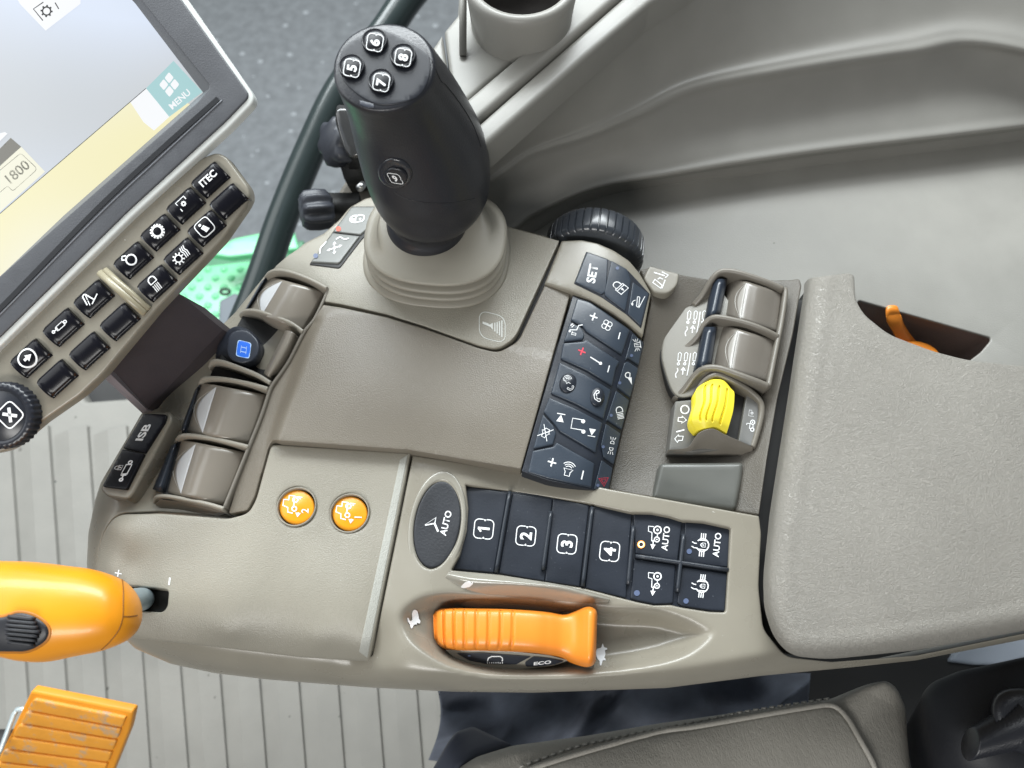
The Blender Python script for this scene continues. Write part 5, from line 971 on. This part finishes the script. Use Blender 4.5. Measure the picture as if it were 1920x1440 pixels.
for off, w_ in ((0, .0022), (9, .0016)):
    p = KS.P([(192+off, 512-off*.6), (276+off*.8, 588-off*.9)]); tubev(mb, [p[0]+dn*.0022, (p[0]+p[1])/2+dn*.0026, p[1]+dn*.0022], w_, 10)
mb.build('strip_rib', mat('olive rib', (.30, .27, .19), .25), ks)
e1, e2 = np.array([44, -40.]), np.array([30, 30.])
IMP = [('l', [(-.75, -.35)]+arc(-.35, .55, .24, 200, 20, 6)+[(.2, -.4)], .14), ('l', [(-.55, -.55), (-.2, .6)], .1), ('l', [(-.3, -.6), (.9, -.15)], .13)]
ENG = [('c', .05, -.1, .55, .17), ('l', [(-.5, .35), (-.75, .55), (-.5, .9), (-.1, .6)], .15), ('l', [(-.5, .2), (-.2, .45)], .14)]
SUN = sh(gearic(.45, 9, .14, .35), -.4, -.15, .8)+[('l', [(.3+.22*k, -.6), (.4+.22*k, -.1), (.28+.22*k, .2), (.4+.22*k, .6)], .1) for k in range(3)]
LMP = [('l', arc(0, .35, .42, 0, 180, 8)+[(-.42, .0), (.42, .0)], .14, True)]+[('l', [(-.35+.22*k, -.2), (-.35+.22*k-.12, -.95)], .11) for k in range(4)]
SEATI = [('l', fillet([(-.9, -.9), (.9, -.9), (.9, .9), (-.9, .9)], .5, 4), .1, True), ('d', -.25, .45, .16), ('f', [(-.4, .1), (.05, .2), (.35, -.5), (-.2, -.6)])]
CIR = [('c', 0, 0, .85, .16)]+arrow(-.35, 0, .55, 0, .26, .6)
PT2 = [('l', [(.8, .3), (.8, .85), (-.75, .85), (-.75, -.7)], .15)]+sh(gearic(.22, 8, .16, .16), .1, .0)
keys = [((397, 339), [('t', 'ITEC', 0, 0, 1.15, .03)], 12), ((351, 387), PT2, 13), ((303, 437), gearic(.62, 14, .2, .3), 15), ((253, 489), ENG, 17), ((179, 561), IMP, 17), ((122, 614), sh(CYL, 0, 0, .95), 18), ((62, 672), CIR, 20),
        ((431, 379), [], 1), ((390, 429), SEATI, 17), ((346, 481), SUN, 18), ((297, 532), LMP, 17), ((228, 604), [], 1), ((171, 658), [], 1), ((111, 710), [], 1)]
nm = ['black key marked ITEC', 'black key with a shaft gear symbol', 'black key with a gear wheel symbol', 'black key with an engine symbol', 'black key with a hitch arm symbol', 'black key with a cylinder symbol', 'black key with an arrow in a circle', None, 'black key with a seated person symbol', 'black key with a sun and air symbol', 'black key with a lamp symbol', None, None, None]
for ((cx, cy), its, s_), lb in zip(keys, nm):
    k_ = 1+.08*(400-cx)/400; A_, B_ = e1*k_/2*1.02, e2*k_/2
    kk = np.array([cx, cy]); hgt = lambda u, v: .0020+.0028*math.sqrt(max(0, 1-(v*1.02)**2))
    V = []; nu, nv = 10, 15; mb = MB()
    for u in np.linspace(-1, 1, nu):
        for v in np.linspace(-1, 1, nv):
            h = hgt(u, v)-.0012*max(0, (abs(u)-.85)/.15)**2; V.append(KS.P([kk+A_*u+B_*v])[0]+dn*h)
    nf = [(i*nv+j, (i+1)*nv+j, (i+1)*nv+j+1, i*nv+j+1) for i in range(nu-1) for j in range(nv-1)]
    rg = [i*nv for i in range(nu)]+[(nu-1)*nv+j for j in range(1, nv)]+[i*nv+nv-1 for i in range(nu-2, -1, -1)]+[j for j in range(nv-2, 0, -1)]
    q0 = len(V); V += [V[i]-dn*.004 for i in rg]; nf += [(rg[i], rg[(i+1) % len(rg)], q0+(i+1) % len(rg), q0+i) for i in range(len(rg))]
    mb.add(V, nf)
    if its:
        class CY:
            def P(s, a):
                a = np.atleast_2d(a); M_ = np.linalg.inv(np.c_[A_, B_]); uv = (a-kk) @ M_.T
                return KS.P(a)+dn*np.array([hgt(u, v) for u, v in uv])[:, None]
        lay(mb, icon(F(cx, cy, s_, 42, 42), its), CY(), dn, .0003)
    mb.build('strip_key', [blackg, white], ks, True, lb)
dl = MB(); c0 = KS.P([(20, 778)])[0]
px_, py_ = RGT, UPV
def ringz(r_, h, g=0, n=144): return [c0+dn*h+(px_*math.cos(a)+py_*math.sin(a))*(r_+(g if (i//2) % 2 else 0)) for i, a in enumerate(np.linspace(0, 2*math.pi, n, endpoint=False))]
V = []; lv = [(.0172, .001, .0006), (.0172, .007, .0006), (.0165, .0085, 0), (.0140, .0088, 0), (.0132, .0078, 0), (.0128, .0082, 0), (.0005, .0084, 0)]
for r_, h, g_ in lv: V += ringz(r_, h, g_)
dl.add(V, [(i*144+j, i*144+(j+1) % 144, (i+1)*144+(j+1) % 144, (i+1)*144+j) for i in range(len(lv)-1) for j in range(144)])
cc_ = (22, 779)
XI = [('l', fillet([(-1, -1), (1, -1), (1, 1), (-1, 1)], .5, 4), .13, True), ('l', [(-.42, -.55), (.42, .55)], .3), ('l', [(-.42, .55), (.42, -.55)], .3)]
c0b = c0+dn*.0084; lay(dl, icon(F(19, 778, 20, 45), XI), PLN(c0b, c0b+RGT, c0b+UPV), dn, .0003)
dl.build('strip_dial', [mat('dial plastic', (.016, .018, .025), .32), white], ks, True, 'round knurled dial marked X')
mb = MB(); A4 = [Wd(x, y, d) for x, y, d in ((190, 690, .425), (335, 550, .425), (418, 618, .468), (272, 772, .468))]; th_ = np.array([.1, .2, -.97])*.03
V = A4+[np.array(p)+th_ for p in A4]; mb.add(V, [(0, 1, 2, 3), (7, 6, 5, 4), (0, 4, 5, 1), (1, 5, 6, 2), (2, 6, 7, 3), (3, 7, 4, 0)]); mb.build('mounting_arm', armm, tv, False)
mb = MB(); A5 = [Wd(x, y, d) for x, y, d in ((186, 700, .4255), (197, 692, .4245), (276, 768, .4675), (268, 776, .4685))]; V = A5+[np.array(p)+th_*.9 for p in A5]; mb.add(V, [(0, 1, 2, 3), (0, 4, 5, 1), (1, 5, 6, 2), (2, 6, 7, 3), (3, 7, 4, 0)]); mb.build('arm_edge', mat('arm edge paint', (.22, .20, .22), .5), tv, False)
